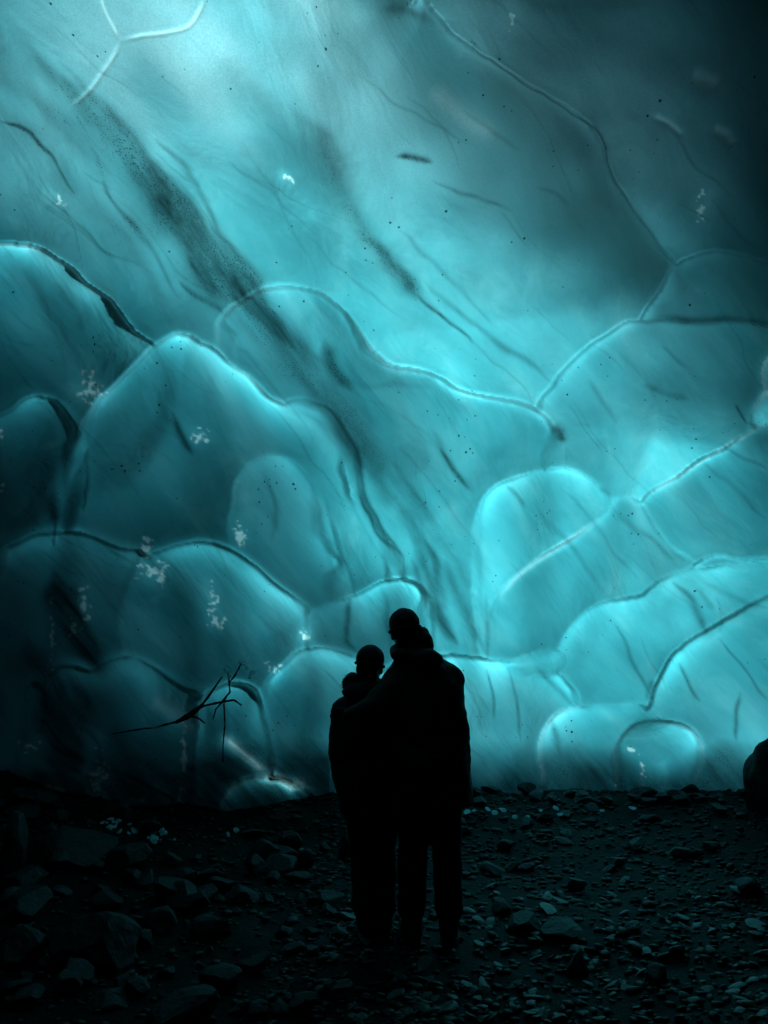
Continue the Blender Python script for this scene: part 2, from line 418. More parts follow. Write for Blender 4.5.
for li, (nm, pts, off, rimh, rimr, domeh, soft) in enumerate(LOBES, 1):
    pl = smooth_line(pts, closed=True)
    lo = pl.min(0) - 70; hi = pl.max(0) + 70
    ix = np.where((AX >= lo[0]) & (AX <= hi[0]))[0]; iy = np.where((AY >= lo[1]) & (AY <= hi[1]))[0]
    sx, sy = slice(ix[0], ix[-1] + 1), slice(iy[0], iy[-1] + 1)
    X, Y = GX[sy, sx] + WX[sy, sx], GY[sy, sx] + WY[sy, sx]
    m = poly_mask(X, Y, pl)
    d = line_distance(X, Y, np.vstack([pl, pl[:1]]))
    u = np.clip(d / (rimr * 2.1), 0, 1)
    lipu = np.clip(d / 6.0, 0, 1)
    rim = rimh * 1.15 * (1 - (1 - u) ** 1.9) + LIP.get(nm, 0.0) * lipn[sy, sx] * np.sqrt(np.clip(1 - (1 - lipu) ** 2, 0, 1))
    off = (0.025 + 0.03 * (lipn[sy, sx] - 0.55) * np.exp(-d / 12.0)) * (1.0 if rimh > 0.05 else 0.3)
    edge_highlight[sy, sx] = np.where(m, np.exp(-0.5 * (d / 3.0) ** 2) * EDGE.get(nm, 0.0) * lipn[sy, sx], edge_highlight[sy, sx])
    if domeh > 0:
        mc = poly_mask(CGX, CGY, pl).astype(np.float32)
        b = blur(mc, soft); b = np.clip(b * 2 - 0.9, 0, None)
        b2 = blur(mc, soft * 2.2)
        dome = to_fine(blur(0.6 * b * b + 0.4 * b2, soft * 0.35))[sy, sx] * domeh * 1.2
    else:
        dome = 0
    nz = to_fine(blur(smooth_noise(110, 100 + li, R(52), 2.0, 3), 8))[sy, sx] * 0.035
    back = gauss_matrix(AY[sy], 8) @ relief[sy, sx].astype(np.float32) @ gauss_matrix(AX[sx], 8).T
    h = back + off + rim + dome * 0.55 + nz
    if nm not in ('K1', 'K2', 'R10b', 'L2b'):        # the ice behind tucks in under the crest
        tuck = 0.045 * np.exp(-d / 12.0) * np.clip(lipn[sy, sx] * 1.6, 0.4, 1.3)
        relief[sy, sx] = np.where(m, relief[sy, sx], relief[sy, sx] - tuck)
    gyy = np.gradient(np.where(m, d, -d), axis=0) / 1.6
    gyy = np.clip(soften(gyy, 5), -1, 1)
    cf = np.clip(gyy * 1.5, 0.12, 1) if nm in SOFT_SIDE else np.clip(gyy * 1.2 + 0.4, 0.3, 1)
    cf = cf * np.clip(0.5 + 0.75 * lipn[sy, sx], 0.4, 1.35) * (1.0 if rimh > 0.08 else 0.35) * JUMP.get(nm, 1.0)
    j_in = cf * (0.66 * (1 - 1.25 * np.exp(-(d / 5.5) ** 2)) * np.exp(-d / 120.0))
    j_out = thick_step[sy, sx] - np.minimum(cf, 1.0) * 0.28 * np.exp(-d / 24.0)
    if nm in GLOW:           # ice body thinned to light the crest, thickened to darken the foot behind
        amp, lx, wid = GLOW[nm]
        gxx = np.gradient(np.where(m, d, -d), axis=1) / 1.6
        gxx = np.clip(soften(gxx, 5), -1, 1)
        a_ = amp * np.clip(0.10 + 1.15 * (gxx * lx + gyy * math.sqrt(1 - lx * lx)), 0.0, 1.15) * np.clip(0.6 + 0.6 * lipn[sy, sx], 0.5, 1.3)
        j_in = a_ * (0.40 - (1.75 if GX[sy, sx].mean() < 330 else 1.25) * np.exp(-d / wid)); j_out = thick_step[sy, sx] + np.minimum(a_, 1.4) * 0.42 * np.exp(-d / 22.0)
    if nm in ('K1', 'K2'): j_in = -2.2 + 0 * d; j_out = thick_step[sy, sx]
    thick_step[sy, sx] = np.where(m, j_in, j_out)
    if nm in SOFT_SIDE:      # the flanks of these lobes melt into their neighbours, the crests stay crisp
        gy_ = np.gradient(np.where(m, d, 0), axis=0) / 1.6
        gy_ = np.clip(soften(gy_, 6), 0, 1)
        bw = 1.5 + SOFT_SIDE[nm] * np.clip(1.15 - 1.6 * gy_, 0, 1)
        k_ = np.clip(d / bw, 0, 1); k_ = k_ * k_ * (3 - 2 * k_)
        h = relief[sy, sx] * (1 - k_) + h * k_
    relief[sy, sx] = np.where(m, h, relief[sy, sx])
    lobe_id[sy, sx] = np.where(m, li, lobe_id[sy, sx])


def near(line, pad):
    lo = line.min(0) - pad; hi = line.max(0) + pad
    ix = np.where((AX >= lo[0]) & (AX <= hi[0]))[0]; iy = np.where((AY >= lo[1]) & (AY <= hi[1]))[0]
    if len(ix) < 2 or len(iy) < 2: return None
    return slice(iy[0], iy[-1] + 1), slice(ix[0], ix[-1] + 1)


relief = soften(relief, 1)

# raised veins and grooves traced on the ice: (points, half width, height m, rime)
VEINS = [
    ([(97, -20), (104, 8), (112, 25), (121, 41)], 1.4, 0.009, 0.5),
    ([(121, 41), (140, 36), (165, 33), (188, 27), (198, 14), (207, -5)], 1.4, 0.009, 0.5),
    ([(121, 41), (114, 56), (104, 70), (90, 90), (70, 108)], 1.8, 0.009, 0.4),
    ([(498, 598), (524, 571), (560, 546), (598, 521)], 1.8, 0.008, 0.35),
    ([(642, 498), (680, 475), (720, 450), (768, 423)], 1.4, 0.006, 0.3),
    ([(222, 735), (240, 750), (256, 764), (268, 774)], 3.0, 0.05, 0.9),
    ([(262, 777), (280, 778), (292, 786), (300, 782), (312, 786)], 3.0, 0.05, 0.9),
    ([(150, 697), (175, 712), (200, 730)], 6, 0.02, 0.35),
    ([(430, 85), (450, 105), (470, 122), (500, 140)], 7, 0.02, 0.45),
    ([(690, 75), (705, 80), (720, 88)], 6, 0.02, 0.5),
    ([(712, 130), (726, 135), (733, 148)], 4, 0.02, 0.4),
    ([(652, 117), (668, 123), (684, 138)], 2.5, 0.02, 0.4),
    ([(300, 295), (330, 306), (352, 328), (375, 356), (400, 376), (425, 380), (448, 392), (470, 404), (500, 405), (522, 412)], 9, -0.035, 0.0),
    ([(424, 372), (448, 388), (462, 402), (480, 408)], 5, -0.03, 0.0),
    ([(360, 440), (400, 500), (432, 545), (446, 590), (470, 640)], 9, -0.10, 0.0),
    ([(400, 440), (440, 510), (470, 560), (478, 610), (486, 650)], 10, -0.09, 0.0),
    ([(420, 545), (432, 575), (440, 605), (454, 645)], 5, -0.07, 0.0),
    ([(392, 500), (412, 540), (420, 580)], 6, 0.04, 0.0),
    ([(448, 410), (470, 440), (510, 470), (518, 482)], 6, -0.03, 0.0),
    ([(660, 590), (690, 610), (712, 640)], 8, -0.03, 0.0),
    ([(600, 620), (620, 650), (645, 690)], 8, -0.03, 0.0),
    ([(520, 480), (560, 520), (600, 560), (640, 610)], 7, -0.02, 0.0),
]
rime = np.zeros(GX.shape, np.float32)
for pts, w, hgt, rm in VEINS:
    ln = smooth_line(pts); s = near(ln, w * 4)
    if s is None: continue
    d, t = line_distance(GX[s], GY[s], ln, True)
    taper = np.clip(np.minimum(t, 1 - t) * 6, 0.15, 1)
    g = np.exp(-0.5 * (d / w) ** 2) * taper
    relief[s] += hgt * g
    rime[s] = np.maximum(rime[s], rm * g)
    if hgt == 0.05: thick_step[s] -= 3.0 * np.exp(-0.5 * (d / (w * 1.6)) ** 2) * taper  # ice body thinned behind these ridges to brighten them

# silt bands and cracks, and dark lines along folds and lobe edges (points, half widths along, strength)
SILT = [
    ([(-10, 40), (60, 110), (130, 175), (190, 250), (240, 312), (320, 385), (390, 470), (440, 570)], 17, 0.42),
    ([(-10, 90), (50, 150), (110, 225), (160, 300), (175, 325)], 9, 0.30), ([(225, 60), (290, 140), (345, 215), (400, 275)], 15, 0.36),
    ([(60, 60), (110, 115), (165, 175), (230, 265)], 5, 0.5), ([(130, 150), (170, 215), (225, 290), (300, 350)], 4, 0.5),
    ([(380, 395), (420, 450), (460, 530), (480, 620)], 12, 0.30), ([(340, 430), (375, 480), (410, 545)], 6, 0.35),
    ([(64, 676), (72, 700), (70, 740), (60, 790)], 13, 1.0), ([(55, 570), (66, 610), (84, 640), (100, 672)], 7, 1.0),
    ([(10, 30), (40, 60), (75, 95), (105, 122), (140, 150)], 6, 0.55),
    ([(434, 0), (449, 30), (494, 62), (549, 95), (589, 127), (619, 185), (659, 245), (676, 268)], 1.6, 0.75),  # thin dark line along the right edge of the slab
    ([(40, 60), (90, 112), (140, 170), (180, 225), (215, 270), (250, 310)], 6, 0.7),
    ([(75, 95), (115, 130), (150, 168), (185, 215), (215, 262), (245, 292), (285, 330), (320, 368)], 10, 0.95),
    ([(150, 172), (178, 210), (205, 250), (232, 288), (262, 320)], 8, 0.8),
    ([(160, 140), (195, 180), (226, 235), (258, 288)], 5, 0.65),
    ([(0, 70), (40, 100), (80, 140), (110, 180)], 8, 0.35),
    ([(4, 117), (30, 130), (54, 152), (60, 160)], 3.0, 1.0),
    ([(54, 152), (66, 170), (78, 190)], 1.5, 0.7),
    ([(104, 178), (115, 205), (136, 232)], 3, 0.6),
    ([(120, 215), (150, 250), (185, 300)], 4, 0.4), ([(185, 280), (205, 300), (220, 318)], 3, 0.6),
    ([(238, 330), (300, 372), (350, 430), (400, 500), (436, 560)], 12, 0.35),
    ([(300, 110), (325, 150), (350, 205), (372, 245), (392, 270)], 8, 0.55),
    ([(365, 235), (384, 258), (405, 282), (425, 300)], 5.5, 1.0), ([(420, 297), (445, 320), (472, 344)], 2.2, 0.9),
    ([(425, 285), (480, 330), (520, 358), (552, 384)], 4, 0.5), ([(400, 235), (450, 280), (500, 330)], 3, 0.35),
    ([(325, 342), (336, 362), (346, 378), (353, 388)], 7, 1.0),
    ([(172, 412), (180, 430), (190, 456)], 4.5, 1.0),
    ([(396, 155), (412, 158), (430, 164)], 5, 0.85),
    ([(460, 110), (480, 125), (520, 152)], 4, 0.4), ([(430, 180), (470, 196), (515, 212)], 2.5, 0.45),
    ([(280, 330), (345, 372), (380, 380), (430, 385)], 4, 0.25),
    ([(418, 538), (430, 560), (438, 590), (446, 612)], 4, 0.9), ([(436, 600), (444, 628), (455, 647)], 4.5, 1.0),
    ([(440, 560), (455, 600), (478, 640), (486, 655)], 5, 0.8), ([(405, 560), (420, 580), (430, 610)], 3, 0.8),
    ([(395, 470), (425, 520), (448, 560), (470, 600)], 5, 0.5), ([(484, 600), (487, 630), (488, 655)], 3, 0.6),
    ([(350, 600), (346, 630), (356, 652)], 3, 0.8), ([(380, 590), (390, 620), (392, 650)], 3, 0.5),
    ([(262, 470), (268, 500), (270, 540)], 4, 0.4), ([(310, 500), (325, 540), (335, 580)], 4, 0.45),
    ([(360, 490), (378, 525), (398, 556)], 2.0, 0.9),
    ([(430, 430), (446, 452), (470, 488)], 5, 0.45), ([(510, 488), (520, 500), (526, 512)], 2.5, 0.6),
    ([(548, 425), (556, 432), (557, 445)], 5.5, 1.0), ([(440, 445), (452, 462), (466, 486)], 3.2, 0.8),
    ([(590, 385), (605, 400), (620, 420)], 3, 0.3), ([(650, 385), (670, 392), (690, 398)], 3, 0.35),
    ([(736, 405), (742, 415), (748, 426)], 1.8, 0.8),
    ([(30, 265), (40, 300), (60, 330), (75, 360)], 4, 0.35), ([(55, 285), (70, 300), (80, 330)], 4, 0.3),
    ([(85, 275), (120, 308), (150, 345)], 3, 0.4),
    ([(670, 580), (690, 605), (708, 632)], 4, 0.7), ([(690, 585), (712, 608)], 3, 0.45),
    ([(615, 625), (630, 655), (646, 688), (652, 700)], 2.5, 0.6), ([(645, 700), (652, 680)], 4, 0.6),
    ([(680, 665), (690, 690), (698, 703)], 2.2, 0.7), ([(724, 640), (745, 668), (768, 700)], 1.8, 0.6),
    ([(732, 690), (736, 720), (738, 738)], 2.5, 0.6), ([(700, 580), (740, 600), (768, 610)], 3, 0.3),
    ([(484, 668), (490, 690), (494, 715)], 1.6, 0.6), ([(506, 665), (516, 700), (524, 740)], 1.8, 0.45), ([(536, 665), (560, 690), (575, 705)], 3.5, 0.6),
    ([(556, 720), (560, 745), (560, 770)], 4, 0.5), ([(540, 520), (575, 550), (605, 590)], 4, 0.35),
    ([(560, 495), (600, 530), (640, 580)], 3, 0.3), ([(612, 510), (640, 530), (680, 555)], 5, 0.35),
    ([(600, 490), (612, 497)], 4, 0.4), ([(640, 500), (660, 530), (696, 560)], 4, 0.5),
    ([(700, 460), (730, 480), (768, 520)], 3, 0.35), ([(720, 440), (750, 458), (768, 470)], 2.5, 0.45),
    ([(55, 575), (64, 600), (78, 620), (95, 650), (106, 674)], 8, 1.0), ([(64, 590), (75, 600)], 8, 0.9),
    ([(52, 488), (50, 500), (53, 520)], 5, 1.0), ([(53, 515), (54, 545)], 1.2, 0.9),
    ([(65, 680), (68, 720), (62, 780)], 14, 1.0), ([(30, 640), (45, 680), (50, 740)], 12, 0.7),
    ([(224, 690), (226, 740), (226, 775)], 3, 0.5), ([(105, 545), (130, 565)], 2, 0.4),
    ([(500, -6), (560, 6), (640, 4)], 8, 0.3), ([(384, 5), (410, 8), (436, 22)], 7, 0.7),
    ([(540, 190), (560, 196), (572, 208)], 2.5, 0.4), ([(640, 322), (700, 324), (780, 326)], 5, 0.6),
    ([(480, 60), (540, 100), (590, 150), (640, 230)], 16, 0.25),  # wide faint dark band inside the right edge of the slab
]
# many faint short streaks that follow the flow of the ice
for _ in range(110):
    x0 = random.uniform(-20, 790); y0 = random.uniform(-20, 740)
    a = R(random.gauss(50 if x0 < 480 or y0 < 430 else 57, 9)); L = random.uniform(25, 150)
    bend = random.uniform(-0.25, 0.25)
    pts = [(x0 + math.cos(a + bend * (t - 0.5)) * L * t, y0 + math.sin(a + bend * (t - 0.5)) * L * t) for t in (0, 0.33, 0.66, 1)]
    SILT.append((pts, random.uniform(0.7, 1.7), random.uniform(0.10, 0.32)))
silt = np.zeros(GX.shape, np.float32)
for pts, w, st in SILT:
    if w <= 5: w *= 0.62
    ln = smooth_line(pts); s = near(ln, w * 4 + 8)
    if s is None: continue
    d, t = line_distance(GX[s] + 1.6 * WX[s], GY[s] + 1.6 * WY[s], ln, True)
    taper = np.clip(np.minimum(t, 1 - t) * 5, 0.0, 1) ** 0.7
    ww = w * (0.45 + 0.55 * taper)
    ww = ww * (0.75 + 0.45 * lipn[s])
    g = np.exp(-0.5 * (d / ww) ** 2) * (0.3 + 0.7 * taper) * st
    silt[s] = 1 - (1 - silt[s]) * (1 - g)
    relief[s] -= 0.004 * g
patchy = to_fine(blur(smooth_noise(60, 77, R(50), 3.0, 3), 5))
silt = np.clip(silt * (0.95 + 0.15 * patchy), 0, 1)
# fade into darkness at the foot of the wall, painted into the colour
foot_n = to_fine(blur(smooth_noise(40, 91, 0, 1, 3), 4))
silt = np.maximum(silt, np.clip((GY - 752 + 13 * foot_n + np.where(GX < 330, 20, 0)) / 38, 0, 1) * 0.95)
rime = np.clip(rime + 0.20 * np.clip(patchy, 0, 1) * 0.3, 0, 1)
rime = np.clip(rime + edge_highlight, 0, 1)
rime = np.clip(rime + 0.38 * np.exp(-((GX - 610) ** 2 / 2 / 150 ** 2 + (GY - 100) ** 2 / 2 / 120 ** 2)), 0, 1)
# daylight at the top left, painted in as a paler tint
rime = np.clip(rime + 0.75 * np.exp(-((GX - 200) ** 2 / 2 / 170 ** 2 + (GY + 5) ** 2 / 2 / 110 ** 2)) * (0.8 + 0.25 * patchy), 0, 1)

D = pixel_ray(GX, GY)
DIST = wall_distance(D)
WALL = EYE + D * (DIST - relief)[..., None]


def wall_point(px, py, out=0.0):
    """point on the modelled ice, 'out' metres proud of it"""
    i = int(np.argmin(abs(AY - py))); j = int(np.argmin(abs(AX - px)))
    return Vector(WALL[i, j] - D[i, j] * out)


# ice thickness behind the wall in metres, fitted to give the brightness listed below
#THICK_BEGIN
THICK = [5.39, 1.12, 0.98, 1.04, 1.52, 4.95, 5.22, 8.46, 9.93, 3.19, 1.32, 1.36, 1.97, 0.9, 0.58, 2.28, 3.78, 4.39, 4.96, 4.79, 6.73, 9.74, 2.54, 1.31, 1.33, 1.26, 0.66, 0.51, 2.28, 4.43, 4.59, 4.5, 6.94, 9.7, 3.67, 1.52, 1.54, 0.83, 0.45, 0.46, 1.6, 3.33, 3.55, 4.22, 2.65, 2.89, 5.73, 9.64, 3.29, 0.79, 1.93, 0.94, 0.88, 0.54, 0.8, 0.83, 2.44, 5.44, 3.39, 2.75, 6.46, 9.63, 6.08, 2.16, 3.18, 1.9, 1.47, 0.96, 1.6, 0.56, 0.53, 0.68, 2.45, 4.06, 7.09, 9.65, 5.46, 1.34, 2.13, 4.37, 1.39, 0.57, 1.64, 0.94, 1.2, 2.36, 1.55, 3.29, 9.51, 9.51, 4.14, 3.16, 2.87, 3.75, 1.07, 0.5, 1.05, 2.02, 0.88, 0.6, 1.68, 8.5, 9.06, 2.98, 3.7, 3.1, 3.51, 1.85, 0.52, 0.5, 2.31, 1.4, 1.78, 0.93, 1.35, 4.79, 9.81, 7.8, 4.01, 6.41, 3.11, 1.21, 0.54, 1.05, 0.56, 1.0, 2.37, 1.95, 1.64, 3.72, 9.87, 7.62, 3.17, 2.14, 3.67, 3.27, 2.56, 0.88, 1.59, 0.6, 2.8, 1.07, 1.37, 3.73, 9.87, 7.48, 6.03, 4.0, 3.31, 2.52, 3.66, 1.31, 1.4, 1.54, 1.39, 0.84, 0.91, 0.72, 3.64, 9.73, 9.5, 5.89, 6.32, 3.33, 3.06, 2.64, 0.63, 1.58, 2.72, 1.64, 0.97, 1.61, 4.84, 9.47, 9.36, 5.59, 4.96, 5.8, 1.34, 3.8, 1.88, 3.11, 2.32, 4.05, 0.57, 0.57, 0.65, 1.44, 1.52, 1.67, 0.78, 0.63, 0.74, 0.55, 0.54]
#THICK_END
LUMA = {
    -60: [(-100, 150), (20, 190), (120, 220), (240, 235), (330, 190), (430, 110), (560, 64), (760, 24), (860, 16)],
    20: [(-60, 160), (20, 190), (100, 212), (170, 222), (240, 238), (330, 200), (420, 130), (480, 112), (560, 76), (640, 68), (700, 57), (760, 30), (820, 20)],
    80: [(-60, 150), (20, 172), (100, 205), (180, 215), (260, 225), (350, 200), (430, 125), (520, 89), (600, 86), (700, 64), (760, 33), (820, 20)],
    150: [(-60, 140), (20, 165), (100, 165), (180, 205), (260, 200), (340, 205), (420, 178), (500, 115), (560, 89), (600, 78), (650, 104), (700, 84), (760, 38), (820, 20)],
    220: [(-60, 130), (20, 160), (100, 150), (180, 165), (260, 190), (340, 198), (420, 210), (500, 169), (580, 96), (640, 68), (680, 100), (720, 88), (760, 41), (820, 20)],
    290: [(-60, 100), (20, 132), (80, 140), (150, 150), (200, 140), (260, 172), (340, 195), (420, 205), (500, 218), (580, 180), (640, 102), (700, 91), (760, 46), (820, 25)],
    350: [(-60, 80), (40, 115), (100, 125), (180, 140), (260, 165), (320, 175), (400, 215), (480, 222), (540, 212), (600, 178), (680, 155), (750, 110), (820, 60)],
    420: [(-60, 50), (30, 80), (100, 100), (180, 112), (260, 132), (330, 172), (400, 195), (470, 202), (540, 190), (600, 188), (680, 180), (750, 140), (820, 90)],
    490: [(-60, 30), (30, 50), (100, 78), (180, 98), (260, 115), (330, 155), (380, 190), (430, 208), (500, 215), (560, 205), (620, 202), (700, 180), (750, 155), (820, 110)],
    550: [(-60, 25), (30, 55), (100, 88), (180, 95), (260, 110), (330, 160), (400, 200), (470, 205), (520, 222), (590, 208), (650, 165), (710, 168), (750, 155), (820, 130)],
    610: [(-60, 15), (30, 30), (80, 55), (180, 80), (250, 120), (300, 155), (360, 155), (430, 200), (500, 195), (560, 205), (620, 202), (700, 190), (750, 195), (820, 150)],
    670: [(-60, 12), (30, 18), (80, 45), (150, 85), (200, 62), (250, 92), (310, 112), (380, 170), (460, 200), (520, 202), (600, 200), (660, 188), (720, 192), (760, 192), (820, 140)],
    720: [(-60, 10), (30, 14), (100, 28), (150, 42), (240, 88), (300, 80), (380, 140), (480, 188), (540, 165), (600, 170), (660, 152), (720, 188), (760, 180), (820, 120)],
    760: [(-60, 8), (30, 12), (100, 20), (160, 25), (250, 40), (310, 50), (380, 80), (480, 112), (540, 92), (600, 100), (660, 110), (720, 122), (760, 70), (820, 50)],
    800: [(-60, 8), (30, 10), (160, 12), (310, 18), (480, 26), (600, 24), (720, 28), (820, 20)],
}
CP = [(x, y, v) for y, row in LUMA.items() for x, v in row]
if THICK is None:
    THICK = []
    for x, y, v in CP:
        lin = (v / 255) ** 2.2
        THICK.append(max(0.6, min(11.0, 1.2 - math.log(lin / 0.75) / 0.33)))
cpx = np.array([c[0] for c in CP], float); cpy = np.array([c[1] for c in CP], float); cpt = np.array(THICK, float)
num = np.zeros(CGX.shape); den = np.zeros(CGX.shape)
for x, y, t in zip(cpx, cpy, cpt):
    r2 = ((CGX - x) / 58) ** 2 + ((CGY - y) / 46) ** 2
    w = np.exp(-0.5 * r2) + 1e-4 / (1 + r2) ** 2
    num += w * t; den += w
T_c = num / den
out_d = np.clip(np.maximum(np.maximum(-60 - CGX, CGX - 830), np.maximum(-110 - CGY, 0)), 0, None)
T_c = T_c + np.clip(out_d / 90, 0, 5)
T_c = T_c + 0.10 * blur(smooth_noise(70, 41, R(50), 3.0, 4), 4) + 0.06 * blur(smooth_noise(26, 43, R(50), 2.5, 2), 3)
T_c = T_c + 2.6 * np.clip((CGY - 738) / 55, 0, 2)
T_f = np.clip(to_fine(T_c), 0.15, 12)

ice_wall = empty('ice_wall', (0, 9.3, 0))
tag(ice_wall, 'glowing turquoise glacier ice wall of smooth overlapping lobes leaning over the two people', 'ice wall')
ice_wall.matrix_world = Matrix.Translation((0, 9.3, 0))
OFFS = np.array([0, 9.3, 0.0])

# vertex normals of the whole wall, so that neighbouring lobes meet without a seam
def side_diff(P, axis):
    f = np.diff(P, axis=axis); same = (np.diff(lobe_id, axis=axis) == 0).astype(np.float32)[..., None] + 1e-4
    pad0 = [(0, 0)] * 3; pad1 = [(0, 0)] * 3; pad0[axis] = (0, 1); pad1[axis] = (1, 0)
    return (np.pad(f * same, pad0) + np.pad(f * same, pad1)) / (np.pad(same, pad0) + np.pad(same, pad1))


du = side_diff(WALL, 1); dv = side_diff(WALL, 0)
NRM = np.cross(du, dv); NRM /= np.linalg.norm(NRM, axis=-1, keepdims=True)
flip = np.sum(NRM * D, -1) > 0
NRM[flip] *= -1
Vall = (WALL - OFFS).reshape(-1, 3); Nall = NRM.reshape(-1, 3)
idx = np.arange(NX * NY).reshape(NY, NX)
quads = np.stack([idx[:-1, :-1], idx[1:, :-1], idx[1:, 1:], idx[:-1, 1:]], -1).reshape(-1, 4)
# orientation: make face normals agree with the vertex normals
q0 = quads[len(quads) // 2]
fn = np.cross(Vall[q0[1]] - Vall[q0[0]], Vall[q0[3]] - Vall[q0[0]])
if fn @ Nall[q0[0]] < 0: quads = quads[:, ::-1]
FROST = [(90, 384, 6, 12, 90), (91, 392, 12, 5, 60), (152, 572, 12, 7, 110), (147, 546, 4, 7, 30), (160, 578, 8, 6, 40), (213, 600, 4, 12, 50), (216, 622, 7, 5, 60), (74, 627, 4, 9, 80), (84, 605, 5, 16, 60),
         (52, 640, 2, 28, 60), (184, 752, 2.5, 28, 90), (180, 800, 3, 16, 60), (240, 535, 5, 9, 40), (200, 436, 8, 5, 40), (2, 488, 4, 6, 30), (0, 435, 5, 5, 24), (642, 766, 3, 12, 70), (618, 784, 2, 7, 30),
         (632, 750, 6, 2.5, 40), (272, 668, 7, 4, 30), (98, 778, 8, 18, 60), (60, 790, 12, 5, 40), (30, 745, 8, 5, 30), (61, 200, 4, 4, 22), (288, 180, 4, 4, 16), (306, 634, 4, 4, 24), (511, 20, 3, 7, 16), (702, 210, 4, 12, 18)]
grain = to_fine(smooth_noise(7, 5, 0.4, 1, 2))
grain = np.random.default_rng(2).standard_normal(GX.shape); grain = soften(grain, 1); grain /= grain.std()
fid2 = lobe_id.copy()
for k, (x, y, sx_, sy_, n) in enumerate(FROST):
    g = np.exp(-0.5 * (((GX - x) / (sx_ * 0.6)) ** 2 + ((GY - y) / (sy_ * 0.62)) ** 2))
    mk = (g + 0.35 * grain * (g > 0.02)) > 0.45
    rime = np.maximum(rime, np.clip((g + 0.40 * grain * (g > 0.02) - 0.40) * 3.5, 0, 1))
    fid2[mk] = 100 + k
    thick_step -= (0.9 * np.exp(-0.5 * (((GX - x) / (sx_ + 1)) ** 2 + ((GY - y) / (sy_ + 1)) ** 2))).astype(np.float32)  # ice body thinned behind the frost to brighten it
    WALL[mk] -= D[mk] * (0.004 + 0.006 * np.abs(grain[mk]))[:, None]
fid = fid2[:-1, :-1].reshape(-1)
Vall = (WALL - OFFS).reshape(-1, 3)
silt_shade_f, rime_light_f = silt.reshape(-1), np.clip(rime, 0, 1).reshape(-1)
for li in list(range(len(LOBES) + 1)) + [100 + k for k in range(len(FROST))]:
    fq = quads[fid == li]
    if len(fq) == 0: continue
    used, inv = np.unique(fq, return_inverse=True)
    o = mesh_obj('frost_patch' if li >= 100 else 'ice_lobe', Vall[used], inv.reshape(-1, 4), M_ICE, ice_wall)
    for an, src in (('silt', silt_shade_f), ('rime', rime_light_f)):
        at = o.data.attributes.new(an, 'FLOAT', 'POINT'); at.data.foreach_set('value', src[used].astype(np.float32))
    o.data.normals_split_custom_set_from_vertices([tuple(v) for v in Nall[used]])

# unseen ice body behind the lobes, its back shaped for the light: light is absorbed on its way through it
sel_y = np.unique(np.concatenate([np.arange(0, NY, 2), [NY - 1]])); sel_x = np.unique(np.concatenate([np.arange(0, NX, 2), [NX - 1]]))
low = relief.copy()
for _ in range(2):       # the body stays behind every lobe, also at the steps between them
    lp = np.pad(low, 1, mode='edge')
    low = np.minimum.reduce([lp[1:-1, 1:-1], lp[:-2, 1:-1], lp[2:, 1:-1], lp[1:-1, :-2], lp[1:-1, 2:]])
FI = (EYE + D * (DIST - low + 0.03)[..., None])[np.ix_(sel_y, sel_x)]
RLO = gauss_matrix(AY, 70) @ relief.astype(np.float32) @ gauss_matrix(AX, 70).T
RSM = gauss_matrix(AY, 3.0) @ relief.astype(np.float32) @ gauss_matrix(AX, 3.0).T
BASE = (EYE + D * (DIST - RSM)[..., None])[np.ix_(sel_y, sel_x)] + D[np.ix_(sel_y, sel_x)] * 0.05
HUMP = gauss_matrix(AY, 7) @ (relief - RLO).astype(np.float32) @ gauss_matrix(AX, 7).T
T_f = np.clip(T_f + 1.2 * HUMP + soften(thick_step, 2), 0.12, 12)
FO = BASE + TO_SUN * T_f[np.ix_(sel_y, sel_x)][..., None]
my, mx = FI.shape[:2]
vi = np.concatenate([FI.reshape(-1, 3), FO.reshape(-1, 3)]) - OFFS
ii = np.arange(my * mx).reshape(my, mx); io = ii + my * mx
qf = np.stack([ii[:-1, :-1], ii[1:, :-1], ii[1:, 1:], ii[:-1, 1:]], -1).reshape(-1, 4)
qo = np.stack([io[:-1, :-1], io[:-1, 1:], io[1:, 1:], io[1:, :-1]], -1).reshape(-1, 4)
ring = np.concatenate([ii[0, :], ii[1:, -1], ii[-1, ::-1][1:], ii[::-1, 0][1:-1]])
rn = np.roll(ring, -1)
qs = np.stack([ring, ring + my * mx, rn + my * mx, rn], -1)
core = mesh_obj('ice_body', vi, np.concatenate([qf, qo, qs]), M_CORE, ice_wall, smooth=False)
bmc = bmesh.new(); bmc.from_mesh(core.data); bmesh.ops.recalc_face_normals(bmc, faces=bmc.faces); bmc.to_mesh(core.data); bmc.free()

